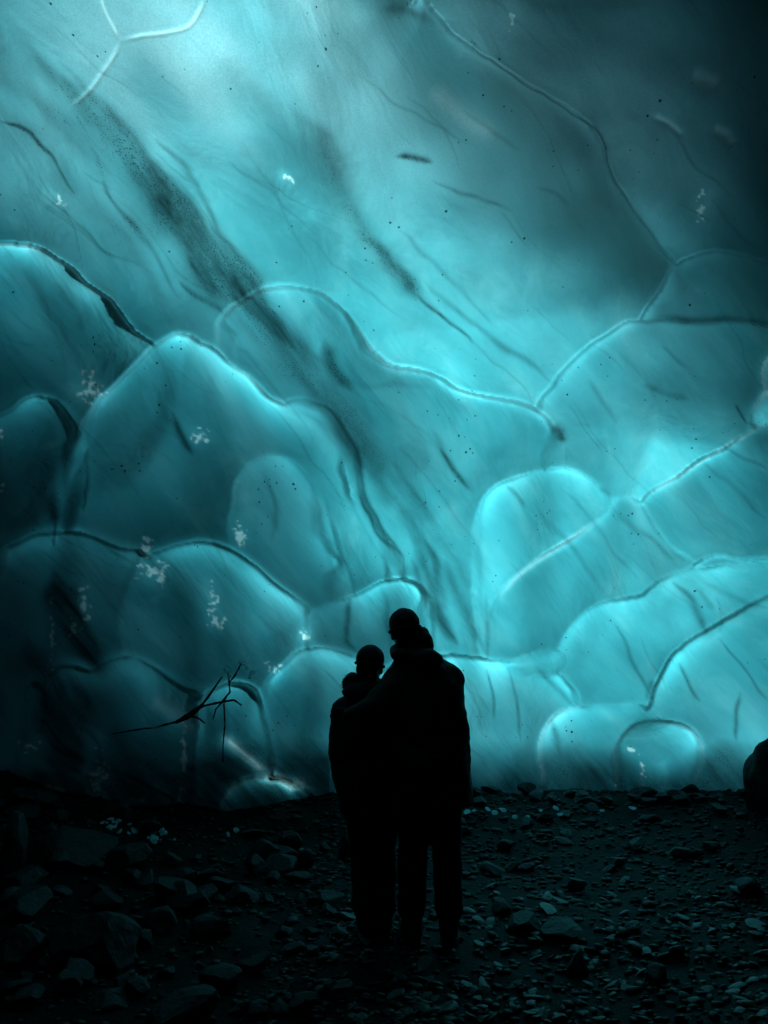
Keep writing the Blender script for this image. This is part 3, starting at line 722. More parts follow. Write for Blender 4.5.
# ------------------------------------------------------------------ the rest of the cave: dark old ice behind and around the camera
def cave_roof():
    nu, nv = 160, 80
    V = []; F_ = []; keep = []
    for j in range(nv + 1):
        el = math.pi * j / nv - math.pi / 2
        for i in range(nu):
            az = 2 * math.pi * i / nu
            d = np.array([math.sin(az) * math.cos(el), math.cos(az) * math.cos(el), math.sin(el)])
            f = d @ FWD
            inside = False
            if f > 0.12:
                px = 384 + F * (d @ RGT) / f; py = 512 - F * (d @ UPV) / f
                inside = (AX[0] + 45 < px < AX[-1] - 45) and (AY[0] + 45 < py < AY[-1] + 400)
                qx = min(max(px, AX[0]), AX[-1]); qy = min(max(py, AY[0]), AY[-1])
                a, b = int(np.argmin(abs(AY - qy))), int(np.argmin(abs(AX - qx)))
                rw = float(DIST[a, b] - relief[a, b]) + 0.05
                far = math.hypot(px - qx, py - qy) / 900
                w = min(1, far)
            else:
                rw, w = 8.0, 1.0
            rb = 8.0 / max(0.55, abs(d[2]) * 1.9 if d[2] > 0 else 0.55)
            rb = min(rb, 13) * (1 + 0.10 * mnoise.noise(Vector(d * 3)) + 0.04 * mnoise.noise(Vector(d * 9)))
            r = rw * (1 - w) + rb * w
            V.append(EYE + d * r); keep.append(not inside)
    hole = np.array([0.10, 0.16, 0.98]); hole /= np.linalg.norm(hole)  # added opening overhead, aimed to put sky reflections on the crests
    for j in range(nv):
        for i in range(nu):
            q = (j * nu + i, j * nu + (i + 1) % nu, (j + 1) * nu + (i + 1) % nu, (j + 1) * nu + i)
            if not any(keep[k] for k in q): continue
            c = sum(V[k] for k in q) / 4 - EYE; c = c / np.linalg.norm(c)
            if c @ hole > math.cos(R(12 + 3 * mnoise.noise(Vector(c * 8)))): continue
            if V[q[0]][2] < -1.5 and V[q[2]][2] < -1.5: continue
            F_.append(q)
    o = mesh_obj('cave_roof', V, F_, M_ROOF)
    tag(o, kind='structure')
    return o


cave_roof()


# added unseen rock shell blocking the sky, open only towards the sun
def add_sky_blocker():
    V, Q = [], []
    prof = [(-9.5, -3.0), (-9.8, 2.0), (-9.4, 6.0), (-9.0, 10.0), (-6.0, 11.4), (0.0, 11.8), (6.0, 11.6), (11.0, 10.4), (12.0, 6.0), (12.4, 2.0), (12.6, -3.0)]
    pr = smooth_line([(a * 10, b * 10) for a, b in prof], step=8.0) / 10
    ys = np.linspace(-9, 42, 52)
    for y in ys:
        for a, b in pr:
            k = 1 + max(0, y - 3) * 0.0
            x = a + (max(0, y - 3) * 0.24 if a > 0 else 0) * (a / 12 if a > 0 else 0)
            z = b + (max(0, y - 3) * 0.33 if b > 6 else 0) * min(1, (b - 6) / 4 if b > 6 else 0)
            n = mnoise.noise(Vector((x * .25, y * .25, z * .25))) * 0.8 + mnoise.noise(Vector((x, y, z))) * 0.2
            V.append((x + n * (1 if a > 0 else -1) * .5, y, z + max(0, n)))
    m = len(pr)
    for j in range(len(ys) - 1):
        for i in range(m - 1): Q.append((j * m + i, j * m + i + 1, (j + 1) * m + i + 1, (j + 1) * m + i))
    o = mesh_obj('sky_blocker', V, Q, M_ROOF)
    sd = o.modifiers.new('thick', 'SOLIDIFY'); sd.thickness = 1.5; sd.offset = 0
    tag(o, kind='structure')


add_sky_blocker()

# ------------------------------------------------------------------ GROUND
def ground_z(x, y):
    bank = 0.0
    a = max(0.0, (-x - 0.9) - 0.10 * max(0, 4 - y))
    bank += 0.62 * (1 - math.exp(-a * a * 0.16)) * min(1, max(0.0, (y - 1.0) / 3.0) + 0.25)
    ridge = math.exp(-((y - 6.3) / 1.3) ** 2)
    bank += 0.14 * ridge * (1 / (1 + math.exp((x + 1.5) * 2.2)))
    far = (0.20 if x > -0.5 else 0.20 - 0.14 * min(1, (-0.5 - x))) * math.exp(-((y - 8.2) / 0.8) ** 2)
    r_ = 0.18 * (1 / (1 + math.exp(-(x - 3.2) * 2))) * math.exp(-((y - 7.0) / 1.2) ** 2)
    n = 0.05 * mnoise.noise(Vector((x * 0.9, y * 0.9, 3))) + 0.035 * mnoise.noise(Vector((x * 2.6, y * 2.6, 7))) + 0.02 * mnoise.noise(Vector((x * 7, y * 7, 1)))
    return bank + far + r_ + n - 0.02


gxs = np.concatenate([np.arange(-60, -7, 4), np.arange(-7, 7, 0.07), np.arange(7, 61, 4)])
gys = np.concatenate([np.arange(-60, -1, 4), np.arange(-1, 10.5, 0.07), np.arange(10.5, 75, 4)])
GV = np.array([(x, y, ground_z(x, y)) for y in gys for x in gxs])
gi = np.arange(len(gxs) * len(gys)).reshape(len(gys), len(gxs))
gq = np.stack([gi[:-1, :-1], gi[:-1, 1:], gi[1:, 1:], gi[1:, :-1]], -1).reshape(-1, 4)
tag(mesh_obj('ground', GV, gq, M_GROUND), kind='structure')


def ground_hit(px, py):
    d = pixel_ray(px, py); t = 1.0
    for _ in range(1500):
        P = EYE + d * t
        if P[2] <= ground_z(P[0], P[1]): return P
        t += 0.01
    return EYE + d * t


# ------------------------------------------------------------------ ROCKS
def rock_mesh(name, seed, mat, cuts=11, sub=2, jag=0.08):
    r = random.Random(seed)
    bm = bmesh.new(); bmesh.ops.create_icosphere(bm, subdivisions=sub, radius=1)
    for v in bm.verts:
        v.co += v.co * jag * mnoise.noise(v.co * 2 + Vector((seed * 3.1, 0, 0)))
    for _ in range(cuts):
        n = Vector((r.gauss(0, 1), r.gauss(0, 1), r.gauss(0, 1))).normalized(); d = r.uniform(0.5, 0.82)
        for v in bm.verts:
            k = v.co.dot(n) - d
            if k > 0: v.co -= n * k
    bmesh.ops.remove_doubles(bm, verts=bm.verts, dist=0.03)
    for v in bm.verts: v.co += Vector((r.uniform(-1, 1), r.uniform(-1, 1), r.uniform(-1, 1))) * 0.018
    me = bpy.data.meshes.new(name); bm.to_mesh(me); bm.free(); me.materials.append(mat)
    return me


ROCKS = [rock_mesh('rock', s, M_ROCK, 12, 3) for s in range(9)]
PEBS = [rock_mesh('pebble', 40 + s, M_PEB, 8, 2) for s in range(9)]


def place(name, me, P, sc, rot, label, cat, group=None, sink=0.3):
    o = bpy.data.objects.new(name, me); col.objects.link(o)
    o.location = (P[0], P[1], P[2] + sc[2] * (1 - sink) - 0.0)
    o.scale = sc; o.rotation_euler = rot
    return tag(o, label, cat, group)


def px_m(P): return np.linalg.norm(np.array(P) - EYE) / F


# the rocks one can single out: centre x, y, half width, half height, label
NAMED = [
    (96, 948, 36, 24, 'large pale blue-grey block with a sloping face near the bottom left corner'),
    (180, 1016, 32, 13, 'flat-topped layered slab cut off by the bottom edge of the picture'),
    (8, 862, 16, 34, 'tall smooth boulder cut off by the left edge of the picture'),
    (128, 862, 20, 14, 'angular pointed block half way up the left bank'),
    (80, 850, 30, 16, 'broad dark slab on the upper left bank'),
    (172, 893, 20, 14, 'wedge-shaped stone with a bright right edge below the angular block'),
    (206, 896, 15, 9, 'low flat stone touching the wedge-shaped stone'),
    (160, 922, 20, 12, 'squat brown-black stone above the pale blue-grey block'),
    (22, 905, 26, 14, 'weathered dull slab under the tall boulder on the left'),
    (18, 950, 26, 16, 'rough grey stone left of the large blue-grey block'),
    (288, 846, 12, 12, 'rounded teal-lit stone at the foot of the ice left of the people'),
    (306, 862, 9, 10, 'upright narrow stone behind the shorter person'),
    (346, 850, 8, 14, 'blue-tinted upright stone just left of the shorter person\'s legs'),
    (493, 871, 11, 7, 'single pale flat stone standing clear on dark ground right of the taller person'),
    (526, 925, 17, 9, 'largest pale stone on the gravel right of the taller person\'s boots'),
    (560, 930, 26, 8, 'long low dark slab beside the largest pale stone'),
    (500, 908, 12, 7, 'leaning oval stone right of the taller person\'s shins'),
    (576, 886, 11, 8, 'round dark cobble at the back of the gravel'),
    (578, 968, 10, 10, 'stubby upright stone in the gravel below the long slab'),
    (656, 978, 14, 8, 'split grey stone in the lower right gravel'),
    (750, 890, 12, 8, 'blocky stone by the right edge above the gravel'),
]
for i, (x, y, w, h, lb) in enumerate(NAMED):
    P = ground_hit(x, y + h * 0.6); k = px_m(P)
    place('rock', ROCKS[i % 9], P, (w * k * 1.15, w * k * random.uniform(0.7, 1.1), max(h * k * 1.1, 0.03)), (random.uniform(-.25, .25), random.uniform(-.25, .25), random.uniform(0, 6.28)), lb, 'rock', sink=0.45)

for i in range(150):
    x = random.uniform(-5, 345); y = random.uniform(800, 1020)
    if y < 835 + (0 if x > 180 else -(180 - x) * 0.28): continue
    P = ground_hit(x, y); k = px_m(P); w = random.choice([5, 7, 9, 12, 16]) * random.uniform(0.8, 1.2)
    s = w * k
    place('rock', random.choice(ROCKS), P, (s * random.uniform(1, 1.5), s, s * random.uniform(0.4, 0.8)), (random.uniform(-.4, .4), random.uniform(-.4, .4), random.uniform(0, 6.28)),
          'dark angular stone in the rubble bank left of the two people', 'rock', 'stones of the left rubble bank', sink=0.4)
for i in range(70):
    x = random.uniform(440, 790); y = random.uniform(796, 880) if i > 30 else random.uniform(793, 806)
    P = ground_hit(x, y); k = px_m(P); s = random.uniform(4, 10) * k
    place('rock', random.choice(ROCKS), P, (s * random.uniform(1, 1.6), s, s * random.uniform(0.4, 0.7)), (random.uniform(-.3, .3), random.uniform(-.3, .3), random.uniform(0, 6.28)),
          'small dark stone at the foot of the glowing ice right of the people', 'rock', 'stones along the foot of the ice', sink=0.4)
npb = 0
while npb < 285:
    x = random.uniform(395, 768) if npb % 5 else random.uniform(330, 480)
    y = 880 + 144 * random.random() ** 0.8
    if x < 470 and y < 900: continue
    if math.hypot((x - 480) / 90, (y - 960) / 40) < 0.7 and random.random() < 0.6: continue
    P = ground_hit(x, y); k = px_m(P); s = random.uniform(2.2, 6.0) * k * (1.4 if random.random() < 0.12 else 1)
    place('pebble', random.choice(PEBS), P, (s * random.uniform(1.2, 1.9), s, s * random.uniform(0.25, 0.5)),
          (random.uniform(-.5, .5), random.uniform(-.5, .5), random.uniform(0, 6.28)), 'small flat wet stone on the gravel right of and behind the boots', 'pebble', 'flat stones scattered on the gravel', sink=0.2)
    npb += 1

# fine gravel, past counting: one object
bases = []
for s in range(4):
    bm = bmesh.new(); bmesh.ops.create_icosphere(bm, subdivisions=1, radius=1)
    for v in bm.verts: v.co *= random.uniform(0.75, 1.15)
    bases.append((np.array([v.co[:] for v in bm.verts]), np.array([[v.index for v in f.verts] for f in bm.faces]))); bm.free()
GVs, GFs, cnt = [], [], 0
for i in range(9000):
    if i % 3: x, y = random.uniform(-0.6, 4.2), 2.6 + 5.8 * random.random() ** 1.3
    else: x, y = random.uniform(-4.2, 0.2), random.uniform(2.6, 8.2)
    z = ground_z(x, y); s = random.uniform(0.006, 0.020) * (1 + 0.08 * y) * (1.5 if random.random() < 0.1 else 1)
    bv, bf = random.choice(bases)
    e = Matrix.Rotation(random.uniform(0, 6.28), 3, 'Z') @ Matrix.Rotation(random.uniform(-.5, .5), 3, 'X') @ Matrix.Diagonal((s * random.uniform(1, 1.8), s, s * random.uniform(.3, .6)))
    GVs.append(bv @ np.array(e).T + np.array([x, y, z + s * 0.15])); GFs.append(bf + cnt); cnt += len(bv)
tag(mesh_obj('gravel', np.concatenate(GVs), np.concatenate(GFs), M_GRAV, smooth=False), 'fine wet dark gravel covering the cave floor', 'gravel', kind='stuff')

# ------------------------------------------------------------------ PEOPLE
def W(px, py, y):
    d = pixel_ray(px, py); P = EYE + d * (y / d[1]); return Vector(P)


def capsule_chain(bm, pts, flat=1.0):
    """tapered limb through (point, radius) pairs; closed pieces that the voxel remesh fuses into one skin"""
    for P, r in pts:
        bmesh.ops.create_icosphere(bm, subdivisions=2, radius=r, matrix=Matrix.Translation(P))
    for (A, ra), (B, rb) in zip(pts, pts[1:]):
        d = B - A
        if d.length < 1e-5: continue
        rot = d.to_track_quat('Z', 'Y').to_matrix().to_4x4()
        bmesh.ops.create_cone(bm, cap_ends=True, segments=18, radius1=ra, radius2=rb, depth=d.length, matrix=Matrix.Translation((A + B) / 2) @ rot)


def loft(bm, rings, seg=28, e=2.4):
    """closed skin through (centre, half width, half depth) rings, slightly squared"""
    loops = []
    for c, rx, ry in rings:
        lp = []
        for k in range(seg):
            t = 2 * math.pi * k / seg; ct, st = math.cos(t), math.sin(t)
            lp.append(bm.verts.new((c[0] + rx * math.copysign(abs(ct) ** (2 / e), ct), c[1] + ry * math.copysign(abs(st) ** (2 / e), st), c[2])))
        loops.append(lp)
    for a, b in zip(loops, loops[1:]):
        for k in range(seg): bm.faces.new((a[k], a[(k + 1) % seg], b[(k + 1) % seg], b[k]))
    bm.faces.new(loops[0][::-1]); bm.faces.new(loops[-1])


def ellipsoid(bm, c, r, rot=None, sub=3):
    m = Matrix.Translation(c) @ (rot.to_4x4() if rot else Matrix.Identity(4)) @ Matrix.Diagonal((*r, 1))
    bmesh.ops.create_icosphere(bm, subdivisions=sub, radius=1, matrix=m)


def skin(name, bm, mat, parent, voxel=0.012, smooth=4, wrinkle=0.0, wsize=0.09, seed=0):
    bmesh.ops.recalc_face_normals(bm, faces=bm.faces)
    o = bm_obj(name, bm, mat, parent)
    m = o.modifiers.new('fuse', 'REMESH'); m.mode = 'VOXEL'; m.voxel_size = voxel; m.use_smooth_shade = True
    if smooth:
        s = o.modifiers.new('relax', 'SMOOTH'); s.iterations = smooth; s.factor = 0.5
    if wrinkle:
        tx = bpy.data.textures.new(name + '_folds', 'CLOUDS'); tx.noise_scale = wsize; tx.noise_depth = 2
        dm = o.modifiers.new('folds', 'DISPLACE'); dm.texture = tx; dm.strength = wrinkle; dm.mid_level = 0.5; dm.texture_coords = 'LOCAL'
    return o


M_SKIN = cloth_material('skin', (0.34, 0.21, 0.16), 0.55, 40.0, 0.1)
M_HAIR = cloth_material('dark_hair', (0.015, 0.011, 0.008), 0.55, 160.0, 0.6)
M_JACK = cloth_material('black_down_jacket', (0.010, 0.010, 0.012), 0.8)
M_JACK2 = cloth_material('charcoal_hooded_coat', (0.013, 0.012, 0.013), 0.85)
M_TROU = cloth_material('black_trousers', (0.008, 0.008, 0.009), 0.9)
M_BOOT = cloth_material('dark_boot_leather', (0.010, 0.008, 0.007), 0.6)
M_HAT = cloth_material('dark_knit', (0.016, 0.018, 0.024), 0.95, 120.0, 0.6)
M_FUR = cloth_material('dark_fur_trim', (0.03, 0.026, 0.022), 1.0, 200.0, 1.0)


def head(bm, c, s, turn, tilt):
    """head with brow, eye hollows, nose, lips, chin and ears; the face looks along +y turned by 'turn'"""
    rot = Matrix.Rotation(turn, 3, 'Z') @ Matrix.Rotation(tilt, 3, 'Y')
    L = lambda x, y, z: c + rot @ Vector((x * s, y * s, z * s))
    ellipsoid(bm, L(0, -0.012, 0.03), (0.076 * s, 0.094 * s, 0.092 * s), rot)
    ellipsoid(bm, L(0, 0.022, -0.035), (0.060 * s, 0.068 * s, 0.078 * s), rot)
    ellipsoid(bm, L(0, 0.062, -0.092), (0.028 * s, 0.024 * s, 0.022 * s), rot)
    for k in (-1, 1):
        ellipsoid(bm, L(0.030 * k, 0.070, 0.022), (0.026 * s, 0.014 * s, 0.008 * s), rot, 2)
        ellipsoid(bm, L(0.030 * k, 0.068, 0.002), (0.013 * s, 0.012 * s, 0.010 * s), rot, 2)
        ellipsoid(bm, L(0.040 * k, 0.052, -0.030), (0.022 * s, 0.022 * s, 0.020 * s), rot, 2)
        ellipsoid(bm, L(0.078 * k, -0.008, -0.006), (0.010 * s, 0.020 * s, 0.032 * s), rot, 2)
    capsule_chain(bm, [(L(0, 0.084, 0.008), 0.009 * s), (L(0, 0.102, -0.026), 0.013 * s)])
    ellipsoid(bm, L(0, 0.084, -0.056), (0.024 * s, 0.010 * s, 0.006 * s), rot, 2)
    ellipsoid(bm, L(0, 0.081, -0.066), (0.020 * s, 0.010 * s, 0.007 * s), rot, 2)
    return L, rot


def glove(parent, wrist, down, out, curl=0.5, s=1.0):
    """mitt-free glove: palm, four bent fingers of different length and a thumb leaving the side of the palm"""
    bm = bmesh.new()
    z = down.normalized(); x = out - z * out.dot(z); x.normalize(); y = z.cross(x)      # y: across the palm
    P = lambda a, b, c_: wrist + (z * a + y * b + x * c_) * s
    for b in (-0.026, -0.009, 0.009, 0.026):
        capsule_chain(bm, [(P(-0.02, b * 0.7, 0), 0.020 * s), (P(0.045, b, 0), 0.016 * s), (P(0.085, b, 0), 0.014 * s)])
    for b, ln in ((-0.031, 0.072), (-0.010, 0.082), (0.011, 0.077), (0.031, 0.060)):
        c1 = curl; p0 = P(0.085, b, 0); p1 = P(0.085 + ln * 0.5 * math.cos(c1 * 0.5), b * 1.08, -ln * 0.5 * math.sin(c1 * 0.5))
        p2 = p1 + (z * math.cos(c1 * 1.4) - x * math.sin(c1 * 1.4)) * ln * 0.3 * s; p3 = p2 + (z * math.cos(c1 * 2.1) - x * math.sin(c1 * 2.1)) * ln * 0.25 * s
        capsule_chain(bm, [(p0, 0.0125 * s), (p1, 0.0115 * s), (p2, 0.0105 * s), (p3, 0.009 * s)])
    capsule_chain(bm, [(P(0.015, -0.028, -0.004), 0.016 * s), (P(0.050, -0.054, -0.014), 0.0125 * s), (P(0.080, -0.062, -0.024), 0.010 * s)])
    return skin('glove', bm, M_HAT, parent, 0.0045, 2)


def boot(parent, ankle, toe_dir, gz):
    bm = bmesh.new(); f = toe_dir.normalized(); a = ankle
    base = Vector((a.x, a.y, gz))
    capsule_chain(bm, [(a + Vector((0, 0, 0.13)), 0.062), (a, 0.058), (base + Vector((0, 0, 0.055)) - f * 0.03, 0.052)])
    capsule_chain(bm, [(base + Vector((0, 0, 0.055)) - f * 0.04, 0.048), (base + Vector((0, 0, 0.055)) + f * 0.08, 0.050), (base + Vector((0, 0, 0.045)) + f * 0.17, 0.040)])
    b = skin('boot', bm, M_BOOT, parent, 0.008, 3)
    bm = bmesh.new(); side = Vector((-f.y, f.x, 0)); lo, hi = [], []
    for k in range(24):
        t = 2 * math.pi * k / 24; q = base + f * (0.06 + 0.155 * math.cos(t)) + side * (0.052 * math.sin(t) * (1 - 0.15 * math.cos(t)))
        lo.append(bm.verts.new(q + Vector((0, 0, -0.004)))); hi.append(bm.verts.new(q + Vector((0, 0, 0.026))))
    for k in range(24): bm.faces.new((lo[k], lo[(k + 1) % 24], hi[(k + 1) % 24], hi[k]))
    bm.faces.new(lo[::-1]); bm.faces.new(hi)
    bm_obj('sole', bm, M_BOOT, b, smooth=False)


def person(label, Y, head_c, hs, turn, tilt, neck, sh_l, sh_r, arms, pelvis, legs, torso_rings, jacket_mat, hem_z, hood, fur):
    foot_z = [ground_z(l[2].x, l[2].y) for l in legs]
    bm = bmesh.new()
    L, rot = head(bm, head_c, hs, turn, tilt)
    capsule_chain(bm, [(L(0, -0.01, -0.06), 0.056 * hs), (neck, 0.060 * hs), (neck + Vector((0, 0, -0.06)), 0.075 * hs)])
    capsule_chain(bm, [(sh_l, 0.052), (neck + Vector((0, 0, -0.13)), 0.07), (sh_r, 0.052)])
    capsule_chain(bm, [(neck + Vector((0, 0, -0.20)), 0.10), (pelvis + Vector((0, 0, 0.22)), 0.10), (pelvis, 0.11)])
    for a in arms: capsule_chain(bm, [(a[0], 0.055), (a[1], 0.042), (a[2], 0.030)])
    for l in legs: capsule_chain(bm, [(l[0], 0.085), (l[1], 0.058), (l[2] + Vector((0, 0, 0.02)), 0.042)])
    body = skin('person', bm, M_SKIN, None, 0.009, 3)
    tag(body, label, 'person')
    # jacket
    bm = bmesh.new()
    loft(bm, torso_rings)
    for a in arms:
        capsule_chain(bm, [(a[0], 0.090), (a[0].lerp(a[1], 0.5), 0.082), (a[1], 0.072), (a[1].lerp(a[2], 0.6), 0.064), (a[2], 0.050)])
    capsule_chain(bm, [(sh_l, 0.085), (neck + Vector((0, 0, -0.045)), 0.100), (sh_r, 0.085)])
    capsule_chain(bm, [(neck + Vector((0, 0, -0.06)), 0.10), (neck + Vector((0, 0, 0.015)), 0.080 * hs)])
    jk = skin('jacket', bm, jacket_mat, body, 0.012, 5, 0.030, 0.11)
    bm = bmesh.new()
    for c, r in hood: ellipsoid(bm, c, r)
    skin('hood', bm, jacket_mat, jk, 0.009, 3, 0.014, 0.05)
    if fur:
        bm = bmesh.new()
        for k in range(260):
            c, r = random.choice(fur); v = Vector((random.gauss(0, 1), random.gauss(0, 1), random.gauss(0, 1))).normalized()
            p = c + Vector((v.x * r, v.y * r, v.z * r)); q = p + v * random.uniform(0.004, 0.012) + Vector((0, 0, -0.005)); s_ = v.orthogonal().normalized() * 0.004
            bm.faces.new((bm.verts.new(p - s_), bm.verts.new(p + s_), bm.verts.new(q)))
            s2 = v.cross(s_).normalized() * 0.004; bm.faces.new((bm.verts.new(p - s2), bm.verts.new(p + s2), bm.verts.new(q)))
        bm_obj('fur_trim', bm, M_FUR, jk, smooth=False)
    # trousers
    bm = bmesh.new()
    ellipsoid(bm, pelvis, (0.175, 0.135, 0.14))
    for l in legs: capsule_chain(bm, [(l[0], 0.112), (l[0].lerp(l[1], 0.5), 0.100), (l[1], 0.084), (l[1].lerp(l[2], 0.5), 0.080), (l[2] + Vector((0, 0, 0.05)), 0.076)])
    skin('trousers', bm, M_TROU, body, 0.012, 4, 0.022, 0.08)
    for l, z in zip(legs, foot_z): boot(body, l[2], l[3], z)
    # knitted hat over the crown of the head
    bm = bmesh.new()
    ellipsoid(bm, L(0, -0.014, 0.052), (0.089 * hs, 0.104 * hs, 0.092 * hs), rot)
    hat = skin('beanie', bm, M_HAT, body, 0.007, 2, 0.006, 0.03)
    bm = bmesh.new(); prof = []
    for k in range(36):
        t = 2 * math.pi * k / 36; prof.append(L(0.088 * math.cos(t), -0.012 + 0.104 * math.sin(t), 0.020 - 0.012 * math.sin(t)))
    capsule_chain(bm, [(p, 0.010 * hs) for p in prof + prof[:1]])
    skin('brim', bm, M_HAT, hat, 0.006, 2)
    # hair below the hat
    bm = bmesh.new()
    ellipsoid(bm, L(0, -0.052, -0.020), (0.072 * hs, 0.048 * hs, 0.062 * hs), rot)
    skin('hair', bm, M_HAIR, body, 0.007, 2, 0.006, 0.02)
    for a in arms: glove(body, a[2], a[3], a[4], 0.5, 0.95)
    return body


YT = 4.67
Vx = Vector
def tall():
    Y = YT
    nk = W(411, 654, Y); pel = W(428, 806, Y); pel.z = 0.90
    legs = []
    for hx, kx, ax in ((417, 413, 412), (441, 447, 449)):
        h = W(hx, 800, Y); h.z = 0.86; k = W(kx, 868, Y + 0.02); k.z = 0.47; a = W(ax, 925, Y); a.z = 0.10
        legs.append((h, k, a, Vx((0.15 if ax > 430 else -0.2, 1, 0))))
    shl, shr = W(402, 676, Y), W(447, 677, Y)
    arms = [(shr, W(457, 732, Y - 0.04), W(462, 783, Y + 0.02), Vx((0.05, 0.1, -1)), Vx((1, 0, 0))),
            (shl, W(374, 708, Y - 0.16), W(351, 716, Y - 0.20), Vx((-1, 0.5, 0.05)), Vx((0, -1, 0)))]
    rings = []
    for py, cx, hw, hd in ((805, 431, 40, 0.17), (798, 431, 41, 0.18), (770, 430, 40, 0.175), (735, 429, 37, 0.165), (705, 429, 36, 0.165), (685, 428, 35, 0.155), (668, 423, 27, 0.13), (657, 416, 18, 0.10)):
        P = W(cx, py, Y); rings.append(((P.x, P.y, P.z), hw * 0.0057, hd))
    hood = [(W(424, 660, Y - 0.10), (0.105, 0.065, 0.065)), (W(424, 645, Y - 0.03), (0.055, 0.06, 0.080)), (W(413, 655, Y - 0.05), (0.130, 0.085, 0.050)), (W(404, 651, Y + 0.02), (0.085, 0.085, 0.055)), (W(423, 637, Y - 0.01), (0.040, 0.045, 0.060))]
    return person('taller person in a long black jacket, seen from behind, arm around the other', Y,
                  W(405, 633, Y), 1.0, R(12), R(-8), nk, shl, shr, arms, pel, legs, rings, M_JACK, 0.7, hood, None)


def short():
    Y = YT + 0.06
    nk = W(369, 690, Y); pel = W(368, 806, Y); pel.z = 0.78
    legs = []
    for hx, kx, ax in ((362, 365, 366), (381, 381, 383)):
        h = W(hx, 810, Y); h.z = 0.76; k = W(kx, 872, Y + 0.02); k.z = 0.42; a = W(ax, 925, Y); a.z = 0.10
        legs.append((h, k, a, Vx((-0.1 if ax < 370 else 0.15, 1, 0))))
    shl, shr = W(346, 712, Y), W(384, 712, Y)
    arms = [(shl, W(341, 757, Y - 0.03), W(347, 795, Y + 0.05), Vx((0.1, 0.3, -1)), Vx((-1, 0, 0))),
            (shr, W(396, 748, Y - 0.14), W(420, 762, Y - 0.26), Vx((1, 0.15, -0.1)), Vx((0, -1, 0)))]
    rings = []
    for py, cx, hw, hd in ((815, 369, 25, 0.15), (806, 368, 28, 0.165), (780, 366, 31, 0.17), (745, 364, 30, 0.16), (720, 364, 28, 0.155), (705, 366, 25, 0.14), (694, 368, 18, 0.11)):
        P = W(cx, py, Y); rings.append(((P.x, P.y, P.z), hw * 0.0058, hd))
    hood = [(W(362, 692, Y - 0.09), (0.115, 0.07, 0.055)), (W(352, 684, Y - 0.04), (0.056, 0.07, 0.066)), (W(366, 683, Y + 0.0), (0.10, 0.09, 0.05)), (W(377, 690, Y - 0.07), (0.06, 0.06, 0.05))]
    fur = [(W(351, 682, Y - 0.04), 0.050), (W(350, 688, Y - 0.04), 0.050), (W(353, 679, Y - 0.02), 0.040), (W(364, 691, Y - 0.10), 0.06)]
    return person('shorter person in a knit hat and dark coat with lowered furry hood, seen from behind', Y,
                  W(370, 668, Y), 0.93, R(-14), R(6), nk, shl, shr, arms, pel, legs, rings, M_JACK2, 0.7, hood, fur)


tall(); short()
# ------------------------------------------------------------------ FROST, CLEAR ICE, BRANCH, CHIPS

def stick_mesh(bm, pts, r0, r1):
    n = len(pts)
    capsule_chain(bm, [(p, r0 + (r1 - r0) * i / max(1, n - 1)) for i, p in enumerate(pts)])


YB = wall_point(200, 715).y - 0.28
BP = lambda px, py, dy=0.0: W(px, py, YB + dy)
bm = bmesh.new()
stick_mesh(bm, [BP(177, 722), BP(190, 713, -.03), BP(203, 704), BP(213, 690, .02), BP(222, 677)], 0.015, 0.008)
branch = skin('branch', bm, M_WOOD, None, 0.005, 1, 0.012, 0.04)
tag(branch, 'thin dark forked branch sticking out of the ice at the lower left', 'branch')
for pts, r0, r1 in (([(177, 722), (155, 727), (135, 730), (112, 734)], .016, .007), ([(177, 722), (188, 718), (203, 706), (222, 702), (234, 700), (241, 705)], .020, .011),
                    ([(222, 702), (216, 709), (213, 719)], .014, .008), ([(222, 702), (230, 692), (229, 680), (228, 672)], .015, .009), ([(229, 683), (236, 674), (241, 664)], .012, .009),
                    ([(190, 716), (198, 718), (205, 723)], .014, .009), ([(224, 704), (225, 725), (223, 745), (223, 762)], .012, .008)):
    bm = bmesh.new(); stick_mesh(bm, [BP(a, b, random.uniform(-.04, .04)) for a, b in pts], r0 * .62, r1 * .7)
    skin('twig', bm, M_WOOD, branch, 0.0035, 1, 0.010, 0.04)
for x, y, r in ((226, 670, .024), (242, 663, .028), (253, 673, .026), (236, 673, .014), (247, 668, .014), (250, 677, .016), (230, 676, .012)):
    bm = bmesh.new(); bmesh.ops.create_icosphere(bm, subdivisions=3, radius=r, matrix=Matrix.Translation(BP(x, y)) @ Matrix.Diagonal((1, 1, random.uniform(.8, 1.15), 1)))
    for v in bm.verts: v.co += (v.co - BP(x, y)) * 0.9 * mnoise.noise(v.co * 28)
    bm_obj('ice_bead', bm, M_FROST, branch)

